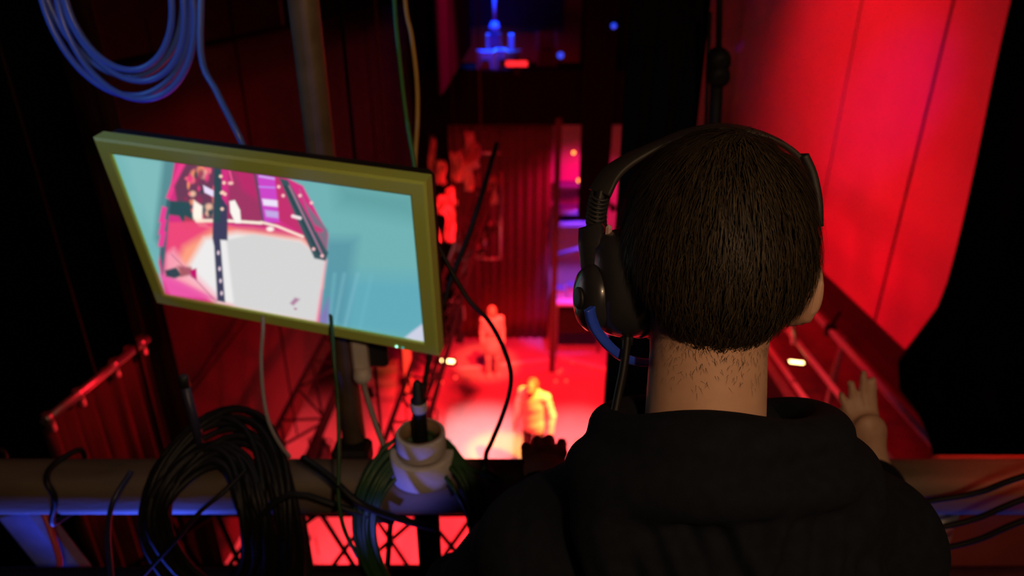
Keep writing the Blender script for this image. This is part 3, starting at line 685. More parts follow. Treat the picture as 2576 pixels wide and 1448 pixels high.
MB().tube(catmull(loops(5, ctr0 + Vector((0, 0, .05)), cr_, cu_, .128, -.178, .30, 5, start=-.35, tail1=tail), 5), .0058, 10).build('cable_coil', M_bluecable, None, True,
    'coil of blue network cable hanging at the top left', 'cable coil')
# green and yellow wires above the monitor corner
cable('hanging_wire', [aD(985, -260, 1.2), aD(992, 0, 1.2), aD(1003, 130, 1.2), aD(1020, 280, 1.2), aD(1040, 400, 1.2), aD(1046, 455, 1.21), aD(1052, 520, 1.24)], .0042, M_greenwire, 'thin green wire hanging down to the monitor\'s top right corner')
cable('hanging_wire', [aD(1010, -260, 1.21), aD(1019, 0, 1.21), aD(1035, 90, 1.21), aD(1048, 200, 1.21), aD(1050, 300, 1.21), aD(1044, 410, 1.21), aD(1046, 520, 1.25)], .0045, M_yellowwire, 'thin yellow wire hanging down to the monitor\'s top right corner')
# wires below the monitor
cable('hanging_wire', [aD(655, 700, 1.28), aD(662, 810, 1.25), aD(657, 900, 1.25), aD(662, 990, 1.25), aD(676, 1060, 1.25), aD(700, 1110, 1.26), aD(730, 1150, 1.27)], .0035, M_greycable, 'thin grey wire dropping from the monitor to the black coil')
cable('hanging_wire', [aD(830, 760, 1.22), aD(840, 900, 1.19), aD(850, 1010, 1.19), aD(853, 1130, 1.18), aD(852, 1250, 1.17), aD(866, 1330, 1.17), aD(900, 1400, 1.18)], .0036, M_green, 'thin dark green wire dropping past the scaffold pole')
pl = thing('power_plug', aD(908, 950, 1.30), 'white power plug with grey lead under the monitor', 'plug')
MB().box(aD(906, 885, 1.30), (.030, .030, .085), bev=.006).build('body', M_white, pl); MB().lathe([(.017, 0), (.018, .02), (.011, .03)], aD(912, 925, 1.30), -UP, 16).build('strain_relief', M_white, pl, True)
MB().tube(catmull([aD(912, 940, 1.30), aD(920, 985, 1.30), aD(940, 1050, 1.30), aD(962, 1112, 1.30), aD(985, 1170, 1.31)], 8), .0055, 8).build('lead', M_greycable, pl, True)
MB().box(aD(945, 875, 1.33), (.05, .04, .07), bev=.006).build('socket', M_plastmatt, pl)
# two crossing black leads at the monitor's right edge, one swinging over the stage
cable('hanging_cable', [aD(1060, 470, 1.26), aD(1072, 545, 1.25), aD(1100, 610, 1.24), aD(1135, 680, 1.24), aD(1180, 755, 1.24), aD(1228, 805, 1.24), aD(1262, 865, 1.24), aD(1284, 930, 1.24), aD(1282, 985, 1.25), aD(1262, 1050, 1.27), aD(1238, 1108, 1.28), aD(1222, 1150, 1.28), aD(1236, 1210, 1.24)], .0046, M_rubber, 'black cable swinging out from the monitor over the stage to the rail')
cable('hanging_cable', [aD(1250, 360, 1.75), aD(1215, 480, 1.7), aD(1180, 590, 1.68), aD(1140, 690, 1.66), aD(1105, 800, 1.64), aD(1080, 900, 1.62), aD(1062, 990, 1.60), aD(1030, 1090, 1.58), aD(990, 1250, 1.56), aD(975, 1420, 1.56)], .007, M_rubber, 'straight black cable slanting down behind the monitor to the rail')
# pegs on the rail
pg = thing('cable_peg', (-.592, 1.06, 1.10), 'dark bluish peg standing up from the black cable coil', 'peg')
MB().rod((-.592, 1.06, 1.095), (-.596, 1.06, 1.285), .0085, 14).build('rod', mat('dark blue plastic', (.035, .035, .075), .4), pg, True)
MB().lathe([(.0095, 0), (.0095, .02), (.006, .024)], (-.596, 1.06, 1.272), n=14).build('cap', M_plastmatt, pg, True)
MB().lathe([(.02, 0), (.02, .008), (.012, .012)], (-.592, 1.06, 1.095), n=14).build('foot', M_blacksteel, pg, True)
tx, ty = -.1675, 1.03
pk = thing('tape_peg', (tx, ty, 1.098), 'black peg with a white band carrying the tape rolls', 'peg')
MB().lathe([(.013, 0), (.013, .14), (.0145, .142), (.0145, .165), (.011, .17), (.008, .20), (.004, .205)], (tx, ty, 1.098), n=18).build('rod', M_plastmatt, pk, True)
MB().lathe([(.0148, 0), (.0152, .004), (.0152, .016), (.0148, .02)], (tx, ty, 1.24), n=18).build('band', M_white, pk, True)
def roll(z, ro, ri, h, name, label):
    t = thing(name, (tx, ty, z), label, 'tape roll', 'tape rolls on the rail peg'); e = .002
    MB().lathe([(ri + .003, 0), (ro - e, 0), (ro, e), (ro, h - e), (ro - e, h), (ri + .003, h)], (tx, ty, z), n=48, closed=True).build('tape', M_tape, t, True)
    MB().lathe([(ri, -.0005), (ri + .003, -.0005), (ri + .003, h + .0005), (ri, h + .0005)], (tx, ty, z), n=40, closed=True).build('core', M_tapecore, t, True)
roll(1.099, .0590, .036, .052, 'tape_roll', 'larger white tape roll lying on the rail under the smaller roll')
roll(1.152, .0455, .036, .042, 'tape_roll', 'smaller white tape roll stacked on top of the larger one')
# big black coil over the peg and the rail
cx_, cz_ = -.575, 1.02
ax_ = Vector((1, .0, 0)); ay_ = Vector((.0, .33, .95)).normalized()
MB().tube(catmull(loops(25, (-.548, .958, 1.015), ax_, Vector((0, .0, 1)), .112, .200, .36, 11, per=12, over=1.085, tail1=[(-.40, .97, 1.10), (-.30, .965, 1.07), (-.22, .975, 1.03)]), 3), .0068, 8).build('cable_coil', M_rubber, None, True,
    'large coil of thick black cable hung over the rail and peg', 'cable coil')
MB().tube(catmull(loops(11, (-.163, .965, 1.005), ax_, Vector((0, .0, 1)), .108, .190, .22, 23, per=14, start=1.2, over=1.10, tail1=[(-.02, .98, 1.12), (-.05, .97, 1.16)]), 4), .0046, 8).build('cable_coil', M_green, None, True,
    'coil of thin dark green cable hung round the tape peg', 'cable coil')
# a few loose leads
cable('loose_cable', [aD(760, 1150, 1.2), aD(830, 1200, 1.18), aD(900, 1262, 1.17), aD(990, 1300, 1.2), aD(1100, 1330, 1.25)], .0065, M_rubber, 'loose black cable running from the black coil to the green coil')
cable('loose_cable', [aD(620, 1180, 1.2), aD(560, 1240, 1.17), aD(500, 1290, 1.16), aD(440, 1360, 1.16), aD(330, 1480, 1.2)], .0038, M_rubber, 'thin loose cable crossing the hole of the black coil')
cable('loose_cable', [aD(330, 1185, 1.22), aD(285, 1260, 1.19), aD(272, 1340, 1.2), aD(280, 1448, 1.22), aD(290, 1560, 1.24)], .0045, mat('dark blue cable rubber', (.02, .025, .07), .4), 'dark blue cable hanging from the rail left of the black coil')
for i, (p0, p1, lb) in enumerate((((2300, 1268), (2640, 1178), 'upper thin black rope across the right end of the rail'), ((2290, 1345), (2640, 1232), 'middle thin black rope across the right end of the rail'), ((2300, 1398), (2640, 1285), 'lower thin black rope below the right end of the rail'))):
    a = aD(p0[0], p0[1], 1.22); b = aD(p1[0], p1[1], 1.12); mdl = (a + b) / 2 - Vector((0, 0, .012))
    cable('rope', [a + (a - b), a, mdl, b, b + (b - a) * 2], .005, M_rubber, lb, cat='rope', group='black ropes at the right end of the rail')
# bluish cloth-wrapped item at the far lower left
MB().box((-1.16, 1.30, .62), (.10, .05, .34), (Vector((.95, 0, .3)), Vector((0, 1, 0)), Vector((-.3, 0, .95))), bev=.012).build('hanging_box', mat('blue grey box', (.20, .24, .42), .6, var=.2, scale=20), label='dim blue box hanging below the rail at the far left', cat='box')
cable('loose_cable', [aD(100, 1270, 1.5), aD(125, 1330, 1.5), aD(150, 1418, 1.5), aD(120, 1435, 1.5), aD(105, 1450, 1.5)], .006, mat('red cable', (.55, .06, .05), .4), 'red cable hanging below the rail at the far left')
# hanging pole with two clamps to the right of the narrow drape
hp = thing('hanging_pole', aY(1800, 330, 1.75), 'black hanging pole with two round clamps above the technician\'s head', 'pole')
MB().rod(aY(1814, -300, 1.75), aY(1808, 150, 1.75), .0075, 10).build('upper_rod', M_blacksteel, hp, True)
MB().rod(aY(1806, 150, 1.75), aY(1788, 520, 1.75), .0165, 12).build('lower_tube', M_blacksteel, hp, True)
MB().rod(aY(1786, 30, 1.76), aY(1772, 420, 1.76), .005, 8).build('cable', M_blacksteel, hp, True)
for px_, py_ in ((1808, 150), (1806, 188)):
    MB().lathe([(.010, -.03), (.024, -.026), (.028, -.01), (.028, .01), (.024, .026), (.010, .03)], aY(px_, py_, 1.75), (0, 1, .2), 18).build('clamp', M_blacksteel, hp, True)
# ================================================================== people: signed distance bodies meshed by surface nets
V = lambda *a: np.array(a, float)
def rc(p, a, b, ra, rb):
    a, b = np.asarray(a, float), np.asarray(b, float); ab = b - a; t = np.clip(((p - a) @ ab) / (ab @ ab), 0, 1)
    return np.linalg.norm(p - a - t[:, None] * ab, axis=1) - (ra + (rb - ra) * t)
def ell(p, c, r, R=None):
    q = p - np.asarray(c, float)
    if R is not None: q = q @ R
    r = np.asarray(r, float); k0 = np.linalg.norm(q / r, axis=1); k1 = np.linalg.norm(q / (r * r), axis=1) + 1e-9
    return k0 * (k0 - 1) / k1
def sm(a, b, k): h = np.clip(.5 + .5 * (b - a) / k, 0, 1); return b + (a - b) * h - k * h * (1 - h)
def smax(a, b, k): return -sm(-a, -b, k)
def small(ds, k):
    d = ds[0]
    for q in ds[1:]: d = sm(d, q, k)
    return d
def ring(p, c, ax, ay, rx, ry, r, tw=0):
    """tube round an ellipse in the plane ax, ay"""
    c, ax, ay = [np.asarray(q, float) for q in (c, ax, ay)]; n = np.cross(ax, ay); q = p - c
    x, y, z = q @ ax, q @ ay, q @ n; a = np.arctan2(y / ry, x / rx); ex, ey = rx * np.cos(a), ry * np.sin(a)
    rr = r(a) if callable(r) else r
    return np.sqrt((x - ex) ** 2 + (y - ey) ** 2 + z ** 2) - rr
def snet(f, lo, hi, h):
    lo, hi = np.asarray(lo, float), np.asarray(hi, float); B = 6
    nb = np.ceil((hi - lo) / (h * B)).astype(int); N = nb * B + 1
    bc = np.stack(np.meshgrid(*[np.arange(k) for k in nb], indexing='ij'), -1).reshape(-1, 3)
    cen = lo + (bc + .5) * B * h; dc = np.concatenate([f(cen[i:i + 60000]) for i in range(0, len(cen), 60000)])
    D = np.ones(N, np.float32)
    act = np.abs(dc) < B * h * 1.25
    for (i, j, k) in bc[dc < -B * h * 1.25]: D[i * B:(i + 1) * B + 1, j * B:(j + 1) * B + 1, k * B:(k + 1) * B + 1] = -1
    o = np.stack(np.meshgrid(*[np.arange(B + 1)] * 3, indexing='ij'), -1).reshape(-1, 3)
    idx = (bc[act][:, None, :] * B + o[None]).reshape(-1, 3)
    for s in range(0, len(idx), 150000):
        q = idx[s:s + 150000]; D[q[:, 0], q[:, 1], q[:, 2]] = f(lo + q * h)
    D[0] = 1; D[-1] = 1; D[:, 0] = 1; D[:, -1] = 1; D[:, :, 0] = 1; D[:, :, -1] = 1
    sg = D < 0
    c8 = [sg[i:N[0] - 1 + i, j:N[1] - 1 + j, k:N[2] - 1 + k] for i in (0, 1) for j in (0, 1) for k in (0, 1)]
    cnt = sum(q.astype(np.int8) for q in c8); cells = np.argwhere((cnt > 0) & (cnt < 8))
    vid = np.full(N - 1, -1, np.int64); vid[cells[:, 0], cells[:, 1], cells[:, 2]] = np.arange(len(cells))
    acc = np.zeros((len(cells), 3)); num = np.zeros(len(cells))
    cor = [(i, j, k) for i in (0, 1) for j in (0, 1) for k in (0, 1)]
    g = lambda c: D[cells[:, 0] + c[0], cells[:, 1] + c[1], cells[:, 2] + c[2]]
    for a in cor:
        for b in cor:
            if sum(abs(x - y) for x, y in zip(a, b)) == 1 and a < b:
                da, db = g(a), g(b); m = (da < 0) != (db < 0); t = np.where(m, da / np.where(m, da - db, 1), 0)
                acc += np.where(m[:, None], np.array(a) + t[:, None] * (np.array(b) - np.array(a)), 0); num += m
    P = lo + (cells + acc / num[:, None]) * h; quads = []
    for ax in range(3):
        u, v = (ax + 1) % 3, (ax + 2) % 3; s0 = [slice(None)] * 3; s1 = [slice(None)] * 3; s0[ax] = slice(0, -1); s1[ax] = slice(1, None)
        A, Bq = sg[tuple(s0)], sg[tuple(s1)]; e = np.argwhere(A != Bq); e = e[(e[:, u] > 0) & (e[:, v] > 0) & (e[:, u] < N[u] - 1) & (e[:, v] < N[v] - 1)]
        q = []
        for du, dv in ((1, 1), (0, 1), (0, 0), (1, 0)):
            t = e.copy(); t[:, u] -= du; t[:, v] -= dv; q.append(vid[t[:, 0], t[:, 1], t[:, 2]])
        q = np.stack(q, 1); fl = ~A[e[:, 0], e[:, 1], e[:, 2]]; q[fl] = q[fl][:, ::-1]; quads.append(q)
    return P, np.concatenate(quads)
def np_build(name, P, Q, m, parent, label=None, kind=None, mats=None, mi=None):
    o0 = np.array(world_loc(parent)) if parent else np.zeros(3)
    me = bpy.data.meshes.new(name); me.from_pydata((P - o0).tolist(), [], Q.tolist())
    for q in (mats or [m]): me.materials.append(q)
    if mi is not None: me.polygons.foreach_set('material_index', mi)
    me.polygons.foreach_set('use_smooth', [True] * len(me.polygons))
    o = bpy.data.objects.new(name, me); COL.objects.link(o)
    if parent: o.parent = parent
    return tag(o, label, None, None, kind)
M_skin = mat('skin', (.58, .345, .235), .5, var=.06, scale=60, bump=.03, bscale=400)
M_hair = mat('dark brown hair', (.018, .012, .008), .75, spec=.15)
M_hood = mat('black cotton jersey', (.0068, .0092, .0150), .95, sheen=0, spec=.15, var=.2, scale=90, bump=.15, bscale=700)
M_jeans = mat('black trousers', (.012, .012, .015), .85)
M_shoe = mat('black shoe rubber', (.02, .02, .02), .6)

tech = thing('person', (.20, .55, 0), 'person in a black hoodie and headset leaning on the rail seen from behind', 'person')
# ---- head frame
HC = V(.1935, .617, 1.7095)
yaw, pit, rol = math.radians(6), math.radians(17), math.radians(2)
Rz = lambda a: np.array([[math.cos(a), -math.sin(a), 0], [math.sin(a), math.cos(a), 0], [0, 0, 1]])
Rx = lambda a: np.array([[1, 0, 0], [0, math.cos(a), -math.sin(a)], [0, math.sin(a), math.cos(a)]])
Ry = lambda a: np.array([[math.cos(a), 0, math.sin(a)], [0, 1, 0], [-math.sin(a), 0, math.cos(a)]])
RH = Rz(-yaw) @ Rx(-pit) @ Ry(rol)
toH = lambda p: (p - HC) @ RH
frH = lambda q: np.asarray(q, float) @ RH.T + HC
def cranium(q): return sm(ell(q, (0, -.004, .012), (.0745, .096, .086)), ell(q, (0, -.030, -.020), (.066, .062, .060)), .03)
def head_sdf(q):
    d = cranium(q)
    d = sm(d, ell(q, (0, .036, -.046), (.060, .056, .080)), .03)
    d = sm(d, ell(q, (0, .066, -.104), (.028, .026, .022)), .025)
    for s in (-1, 1):
        d = smax(d, -(np.linalg.norm(q - V(s * .031, .104, -.012), axis=1) - .014), .012)
        d = sm(d, np.linalg.norm(q - V(s * .031, .080, -.012), axis=1) - .0125, .003)
        d = sm(d, ell(q, (s * .045, .070, -.035), (.020, .020, .014)), .02)
        d = sm(d, rc(q, (s * .014, .098, .008), (s * .045, .086, .010), .007, .005), .01)
        e = ell(q, (s * .0855, -.014, -.030), (.0095, .022, .034), Rz(s * .55)); e = sm(e, ell(q, (s * .080, -.002, -.056), (.008, .010, .012)), .008)
        d = sm(d, e, .006)
    d = sm(d, rc(q, (0, .093, -.010), (0, .112, -.044), .007, .012), .008)
    for s in (-1, 1): d = sm(d, np.linalg.norm(q - V(s * .011, .103, -.048), axis=1) - .008, .006)
    d = sm(d, rc(q, (-.018, .090, -.071), (.018, .090, -.071), .006, .006), .006); d = sm(d, rc(q, (-.015, .089, -.081), (.015, .089, -.081), .0065, .0065), .005)
    return d
# ---- joints
LS, LE, LW = V(.030, .55, 1.392), V(-.068, .68, 1.165), V(.058, .965, 1.118)
RS, RE, RW = V(.385, .55, 1.40), V(.500, .73, 1.20), V(.668, .985, 1.120)
NB, NT = V(.184, .530, 1.515), HC + RH @ V(0, -.020, -.055)
def fingers_left():
    c = []
    for x, l, kz in ((.030, .80, 1.128), (.050, .95, 1.138), (.071, 1.0, 1.140), (.093, .93, 1.133)):
        k = V(x, 1.045, kz); j1 = k + V((x - .06) * .12, .042 * l, -.006); j2 = j1 + V(0, .014, -.032 * l); j3 = j2 + V(0, -.010, -.020 * l)
        c.append([(k, .0112), (j1, .0100), (j2, .0088), (j3, .0078)])
    c.append([(V(.092, .990, 1.122), .0125), (V(.114, 1.012, 1.124), .0115), (V(.125, 1.040, 1.118), .0100), (V(.122, 1.066, 1.113), .0085)])
    return c
def fingers_right():
    tips = [aY(2116, 992, 1.07), aY(2140, 962, 1.075), aY(2172, 938, 1.075), aY(2196, 954, 1.07)]
    base = [aY(2150, 1066, 1.035), aY(2164, 1054, 1.04), aY(2182, 1050, 1.04), aY(2199, 1056, 1.035)]; c = []
    for b, t in zip(base, tips):
        b, t = np.array(b), np.array(t); m1 = b + (t - b) * .45 + V(0, .006, 0); m2 = b + (t - b) * .76 + V(0, .003, 0)
        c.append([(b, .0092), (m1, .0084), (m2, .0076), (t, .0066)])
    c.append([(np.array(aY(2170, 1105, 1.02)), .0125), (np.array(aY(2145, 1085, 1.045)), .011), (np.array(aY(2122, 1058, 1.06)), .0095), (np.array(aY(2110, 1035, 1.065)), .008)])
    return c
FL, FR = fingers_left(), fingers_right()
def hand(p, chains, wrist, palmc, palmr, R):
    d = ell(p, palmc, palmr, R); d = sm(d, rc(p, wrist, palmc, .0255, .020), .02)
    for ch in chains:
        e = None
        for (a, ra), (b, rb) in zip(ch[:-1], ch[1:]):
            q = rc(p, a, b, ra, rb); e = q if e is None else sm(e, q, .003)
        kn = ch[0][0] * .55 + np.asarray(palmc) * .45
        e = sm(e, rc(p, kn, ch[0][0], .011, ch[0][1]), .006)
        d = sm(d, e, .005)
    return d
pr = np.array(aY(2186, 1085, 1.02))
def body_sdf(p):
    d = head_sdf(toH(p))
    d = sm(d, rc(p, NB, NT, .0580, .0530), .022)
    d = sm(d, rc(p, NB + V(-.05, -.005, -.035), NB + V(.05, -.005, -.035), .045, .045), .04)
    d = sm(d, ell(p, (.205, .57, 1.28), (.165, .105, .25)), .03)
    d = sm(d, rc(p, LS, RS, .045, .045), .03)
    d = sm(d, ell(p, (.20, .54, .98), (.15, .10, .14)), .06)
    for a, b, c in ((LS, LE, LW), (RS, RE, RW)):
        d = sm(d, rc(p, a, b, .047, .037), .02); d = sm(d, rc(p, b, c, .038, .026), .015)
    d = sm(d, hand(p, FL, LW, V(.060, 1.012, 1.124), V(.040, .040, .0185), Rx(.22)), .012)
    d = sm(d, hand(p, FR, RW, pr, V(.030, .0145, .037), Ry(-.25)), .012)
    for s in (-1, 1):
        h, k, a = V(.20 + s * .085, .545, .93), V(.20 + s * .10, .575, .50), V(.20 + s * .11, .53, .09)
        d = sm(d, rc(p, h, k, .075, .052), .03); d = sm(d, rc(p, k, a, .052, .036), .015); d = sm(d, rc(p, a + V(0, -.02, -.045), a + V(0, .13, -.055), .034, .028), .02)
    return d
P, Q = snet(body_sdf, (-.20, .30, -.02), (.80, 1.20, 1.84), .0055)
np_build('body', P, Q, M_skin, tech)
# ---- hoodie: torso, sleeves with folds
def wob(p, s, a, ph=0): return a * (np.sin(p[:, 0] * s + 1.3 + ph) * np.sin(p[:, 1] * s * .8 + .4) * np.sin(p[:, 2] * s * .9 + ph))
def hoodie_sdf(p):
    d = ell(p, (.207, .57, 1.27), (.200, .135, .30))
    d = sm(d, rc(p, LS + V(.02, 0, .005), RS + V(-.02, 0, .01), .070, .072), .05)
    d = sm(d, rc(p, (.12, .52, 1.47), (.29, .52, 1.48), .060, .060), .05)
    d = sm(d, ell(p, (.203, .55, 1.0), (.180, .130, .16)), .08)
    for a, b, c in ((LS, LE, LW), (RS, RE, RW)):
        e = rc(p, a, b, .068, .058); e = sm(e, rc(p, b, c, .056, .043), .02)
        d0 = c - b; cut = (p - (c - d0 / np.linalg.norm(d0) * .012)) @ (d0 / np.linalg.norm(d0)); e = np.maximum(e, cut)
        al = (p - b) @ (d0 / np.linalg.norm(d0)); e = e + .0035 * np.sin(al * 95 + p[:, 0] * 25) * (al > -.02)
        d = sm(d, e, .03)
    d = d + wob(p, 26, .006) + wob(p, 47, .0025, 1.1)
    d = d + .0022 * np.exp(-((np.abs(p[:, 0] - .205) - .200) / .0028) ** 2) * (p[:, 2] > 1.2)       # shoulder seams
    d = np.maximum(d, .86 - p[:, 2])
    d = np.maximum(d, -(rc(p, NB + V(0, 0, -.02), NT, .061, .059)))
    return d
P, Q = snet(hoodie_sdf, (-.18, .36, .84), (.78, 1.03, 1.66), .006)
ho = np_build('hoodie', P, Q, M_hood, tech, 'black hoodie')
# the hood lying folded on the shoulders
def hood_sdf(p):
    ax = V(1, 0, .02); ay = V(0, 1, -.52); ay = ay / np.linalg.norm(ay); ax = ax - ay * (ax @ ay); ax /= np.linalg.norm(ax)
    r1 = ring(p, (.196, .538, 1.557), ax, ay, .100, .080, lambda a: .024 + .004 * np.sin(3 * a + 1))
    r2 = ring(p, (.199, .532, 1.520), ax, ay, .118, .092, lambda a: .029 + .005 * np.sin(2 * a + .5))
    d = sm(r1, r2, .010)
    bag = ell(p, (.203, .455, 1.405), (.146, .056, .165), Rx(-.22)); bag = sm(bag, ell(p, (.205, .425, 1.36), (.115, .050, .15), Rx(-.2)), .05)
    # folds of the lying hood, curved like a shallow V about the centre line
    xx = p[:, 0] - .205; zz = p[:, 2] - 1.45
    bag = bag + .0045 * np.sin((zz - 1.3 * np.abs(xx)) * 62 + 1.0) + .003 * np.sin((zz - 2.1 * np.abs(xx)) * 95) + .0025 * np.exp(-((xx + .01) / .002) ** 2)
    d = sm(d, bag, .016)
    lob = small([ell(p, (.090, .50, 1.495), (.032, .055, .050)), ell(p, (.308, .50, 1.500), (.034, .055, .050))], .01)
    d = sm(d, lob + wob(p, 60, .004), .018)
    d = d + wob(p, 38, .004, .7)
    d = np.maximum(d, -(rc(p, NB + V(0, 0, -.02), NT, .0590, .0570)))
    return d
P, Q = snet(hood_sdf, (.0, .33, 1.15), (.42, .70, 1.66), .0042)
np_build('hood', P, Q, M_hood, tech, 'hood lying folded on the shoulders')
def trouser_sdf(p):
    d = ell(p, (.20, .54, .94), (.165, .122, .15))
    for s in (-1, 1):
        h, k, a = V(.20 + s * .085, .545, .93), V(.20 + s * .10, .575, .50), V(.20 + s * .11, .53, .10)
        d = sm(d, rc(p, h, k, .092, .070), .03); d = sm(d, rc(p, k, a, .070, .056) + .003 * np.sin(p[:, 2] * 70), .02)
    return np.maximum(np.maximum(d, .07 - p[:, 2]), p[:, 2] - 1.02)
P, Q = snet(trouser_sdf, (-.05, .36, .03), (.45, .72, 1.06), .011); np_build('trousers', P, Q, M_jeans, tech)
for s in (-1, 1):
    a = V(.20 + s * .11, .53, .0)
    P, Q = snet(lambda p: np.maximum(small([rc(p, a + V(0, -.03, .045), a + V(0, .13, .035), .047, .040), rc(p, a + V(0, -.02, .05), a + V(0, -.02, .10), .046, .048)], .02), .002 - p[:, 2]), a + V(-.08, -.12, -.01), a + V(.08, .22, .17), .009)
    np_build('shoe', P, Q, M_shoe, tech)
# ---- hair: a cap of scalp hair and thousands of short strands on it
def hair_sdf(p):
    q = toH(p); x, y, z = q.T; d = cranium(q) - .0125 - .004 * np.clip((z - .02) / .07, 0, 1)
    d = d + .0016 * np.sin(np.arctan2(x, z + .05) * 34 + 3 * np.sin(y * 60)) + .0012 * np.sin(z * 210 + 40 * x) * np.sin(y * 170)
    nape = -.070 - z + .012 * np.sin(x * 120) * .3 + .30 * np.maximum(0, y - (-.045)) * 2.0 + .0
    line = np.maximum(-.082 - z, 0) ; cut = np.maximum(-.086 + 11 * x * x - z, (-.018 - z) * 1.0 + (-.022 - y) * -1.25)
    front = np.maximum(y - .070, (y * .8 + .03 - z) * .8 - .03 * 0)
    d = smax(d, cut, .008)
    d = smax(d, np.minimum(y - .068, 9), .012)
    d = smax(d, (y - .052) * .75 + (.045 - z) * .66, .01)
    return d
P, Q = snet(hair_sdf, HC - .14, HC + .14, .0042)
hr = np_build('hair', P, Q, M_hair, tech, 'short dark brown hair')
qh = toH(P); eps = 1e-4
def grad(f, p): return np.stack([f(p + np.eye(3)[k] * eps) - f(p - np.eye(3)[k] * eps) for k in range(3)], 1) / (2 * eps)
sel = np.where((toH(P)[:, 1] < .06))[0]; NS = 21000
src = rng.choice(sel, NS); base = P[src] + rng.normal(0, .0016, (NS, 3)); nrm = grad(lambda p: cranium(toH(p)), base); nrm /= np.linalg.norm(nrm, axis=1)[:, None] + 1e-9
crown = frH(V(.012, -.040, .098)); away = base - crown; dist = np.linalg.norm(away, axis=1)
swirl = np.cross(nrm, away / (dist[:, None] + 1e-6)); fl = away / (dist[:, None] + 1e-6) + .45 * swirl * np.exp(-dist / .06)[:, None] + V(.10, -.05, -.55) + rng.normal(0, .20, (NS, 3))
fl -= nrm * np.sum(fl * nrm, 1)[:, None]; fl /= np.linalg.norm(fl, axis=1)[:, None] + 1e-9
zloc = toH(base)[:, 2]; ln = rng.uniform(.014, .030, NS) * np.clip((zloc + .115) / .10, .28, 1.0); sd = np.cross(fl, nrm); wd = rng.uniform(.00022, .00048, NS)
lift = rng.uniform(.05, .22, NS); pts = []
for k, t in enumerate((0, .33, .67, 1.0)):
    c = base + fl * (ln * t)[:, None] + nrm * (ln * (lift * t - .20 * t * t) + .0006)[:, None]
    wk = wd * (1, .95, .7, .12)[k]; pts += [c - sd * wk[:, None], c + sd * wk[:, None]]
VV = np.stack(pts, 1).reshape(-1, 3); o_ = np.arange(NS)[:, None] * 8
QQ = np.concatenate([o_ + np.array([2 * k, 2 * k + 1, 2 * k + 3, 2 * k + 2]) for k in range(3)])
M_strand = [mat('brown hair strands', (.028, .020, .011), .6, spec=.25), mat('light brown hair strands', (.056, .042, .021), .55, spec=.3)]
np_build('hair_strands', VV, QQ, None, hr, None, 'stuff', M_strand, np.tile((rng.random(NS) < .28).astype(int), 3))
# short down on the nape
bp_, bq_ = snet(lambda p: rc(p, NB, NT, .0580, .0530), np.minimum(NB, NT) - .07, np.maximum(NB, NT) + .07, .006)
zc = toH(bp_)[:, 2]; w_ = np.where((zc > -.125) & (bp_[:, 1] < NB[1] + .035), np.clip((zc + .125) / .05, 0, 1) ** 2 + .04, 0); ND = 1700
b0 = bp_[rng.choice(len(bp_), ND, p=w_ / w_.sum())] + rng.normal(0, .0018, (ND, 3)); n0 = grad(lambda p: rc(p, NB, NT, .0580, .0530), b0); n0 /= np.linalg.norm(n0, axis=1)[:, None]
b0 = b0 - n0 * rc(b0, NB, NT, .0580, .0530)[:, None]
f0 = V(0, -.1, -1) + np.sign(b0[:, :1] - NB[0]) * V(-.35, 0, 0) + rng.normal(0, .35, (ND, 3)); f0 -= n0 * np.sum(f0 * n0, 1)[:, None]; f0 /= np.linalg.norm(f0, axis=1)[:, None]
l0 = rng.uniform(.003, .007, ND); s0 = np.cross(f0, n0); pp = []
for k, t_ in enumerate((0, .5, 1.0)):
    c = b0 + f0 * (l0 * t_)[:, None] + n0 * (.0005 + l0 * .18 * t_)[:, None]; wk = (.00010, .00008, .00002)[k]; pp += [c - s0 * wk, c + s0 * wk]
VD = np.stack(pp, 1).reshape(-1, 3); o_ = np.arange(ND)[:, None] * 6
np_build('nape_hair', VD, np.concatenate([o_ + np.array([2 * k, 2 * k + 1, 2 * k + 3, 2 * k + 2]) for k in range(2)]), M_strand[0], hr, None, 'stuff')
# ---- headset
hs = thing('headset', aD(1560, 830, .67), 'black headset with a single ear cup and microphone boom worn by the technician', 'headset')
def ecup(c, ax, prof, ry, rz, name, m, n=36, up=Vector((0, .0, 1))):
    ax = Vector(ax).normalized(); u = (up - ax * up.dot(ax)).normalized(); s_ = ax.cross(u); vs = []
    for r, h in prof:
        for k in range(n):
            a = 2 * math.pi * k / n; vs.append(Vector(c) + ax * h + u * (math.cos(a) * r * rz) + s_ * (math.sin(a) * r * ry))
    L = len(prof); fs = [(i * n + k, i * n + (k + 1) % n, (i + 1) * n + (k + 1) % n, (i + 1) * n + k) for i in range(L - 1) for k in range(n)]
    fs += [tuple(range(n))[::-1], tuple(range((L - 1) * n, L * n))]
    return MB().add(vs, fs).build(name, m, hs, True)
CC = aD(1660, 708, .685); AX = Vector((-1, -.30, .10)).normalized(); UPH = Vector((.06, .14, 1)).normalized()
cus = []
for i in range(13):
    a = math.pi * i / 12; cus.append((.80 + .2 * math.sin(a) + .02 * (i % 2), .024 * (1 - math.cos(a)) / 2 - .006))
ecup(CC, AX, [(r * .058, h) for r, h in cus], .90, 1.0, 'ear_cushion', mat('wrinkled black leatherette', (.016, .014, .013), .5, bump=.5, bscale=160), up=UPH)
ecup(CC, AX, [(.052, .016), (.055, .020), (.0555, .026), (.054, .030)], .90, 1.02, 'cushion_rim', M_plast, up=UPH)
ecup(CC, AX, [(.052, .028), (.0545, .031), (.0540, .042), (.050, .056), (.044, .066), (.034, .072), (.020, .074)], .92, 1.02, 'cup_shell', M_plast, up=UPH)
OC = CC - UPH * .014
ecup(OC, AX, [(.0315, .064), (.0335, .069), (.0325, .077), (.027, .083), (.016, .086), (.005, .0865)], .88, 1.02, 'boom_hub', M_plast, up=UPH)
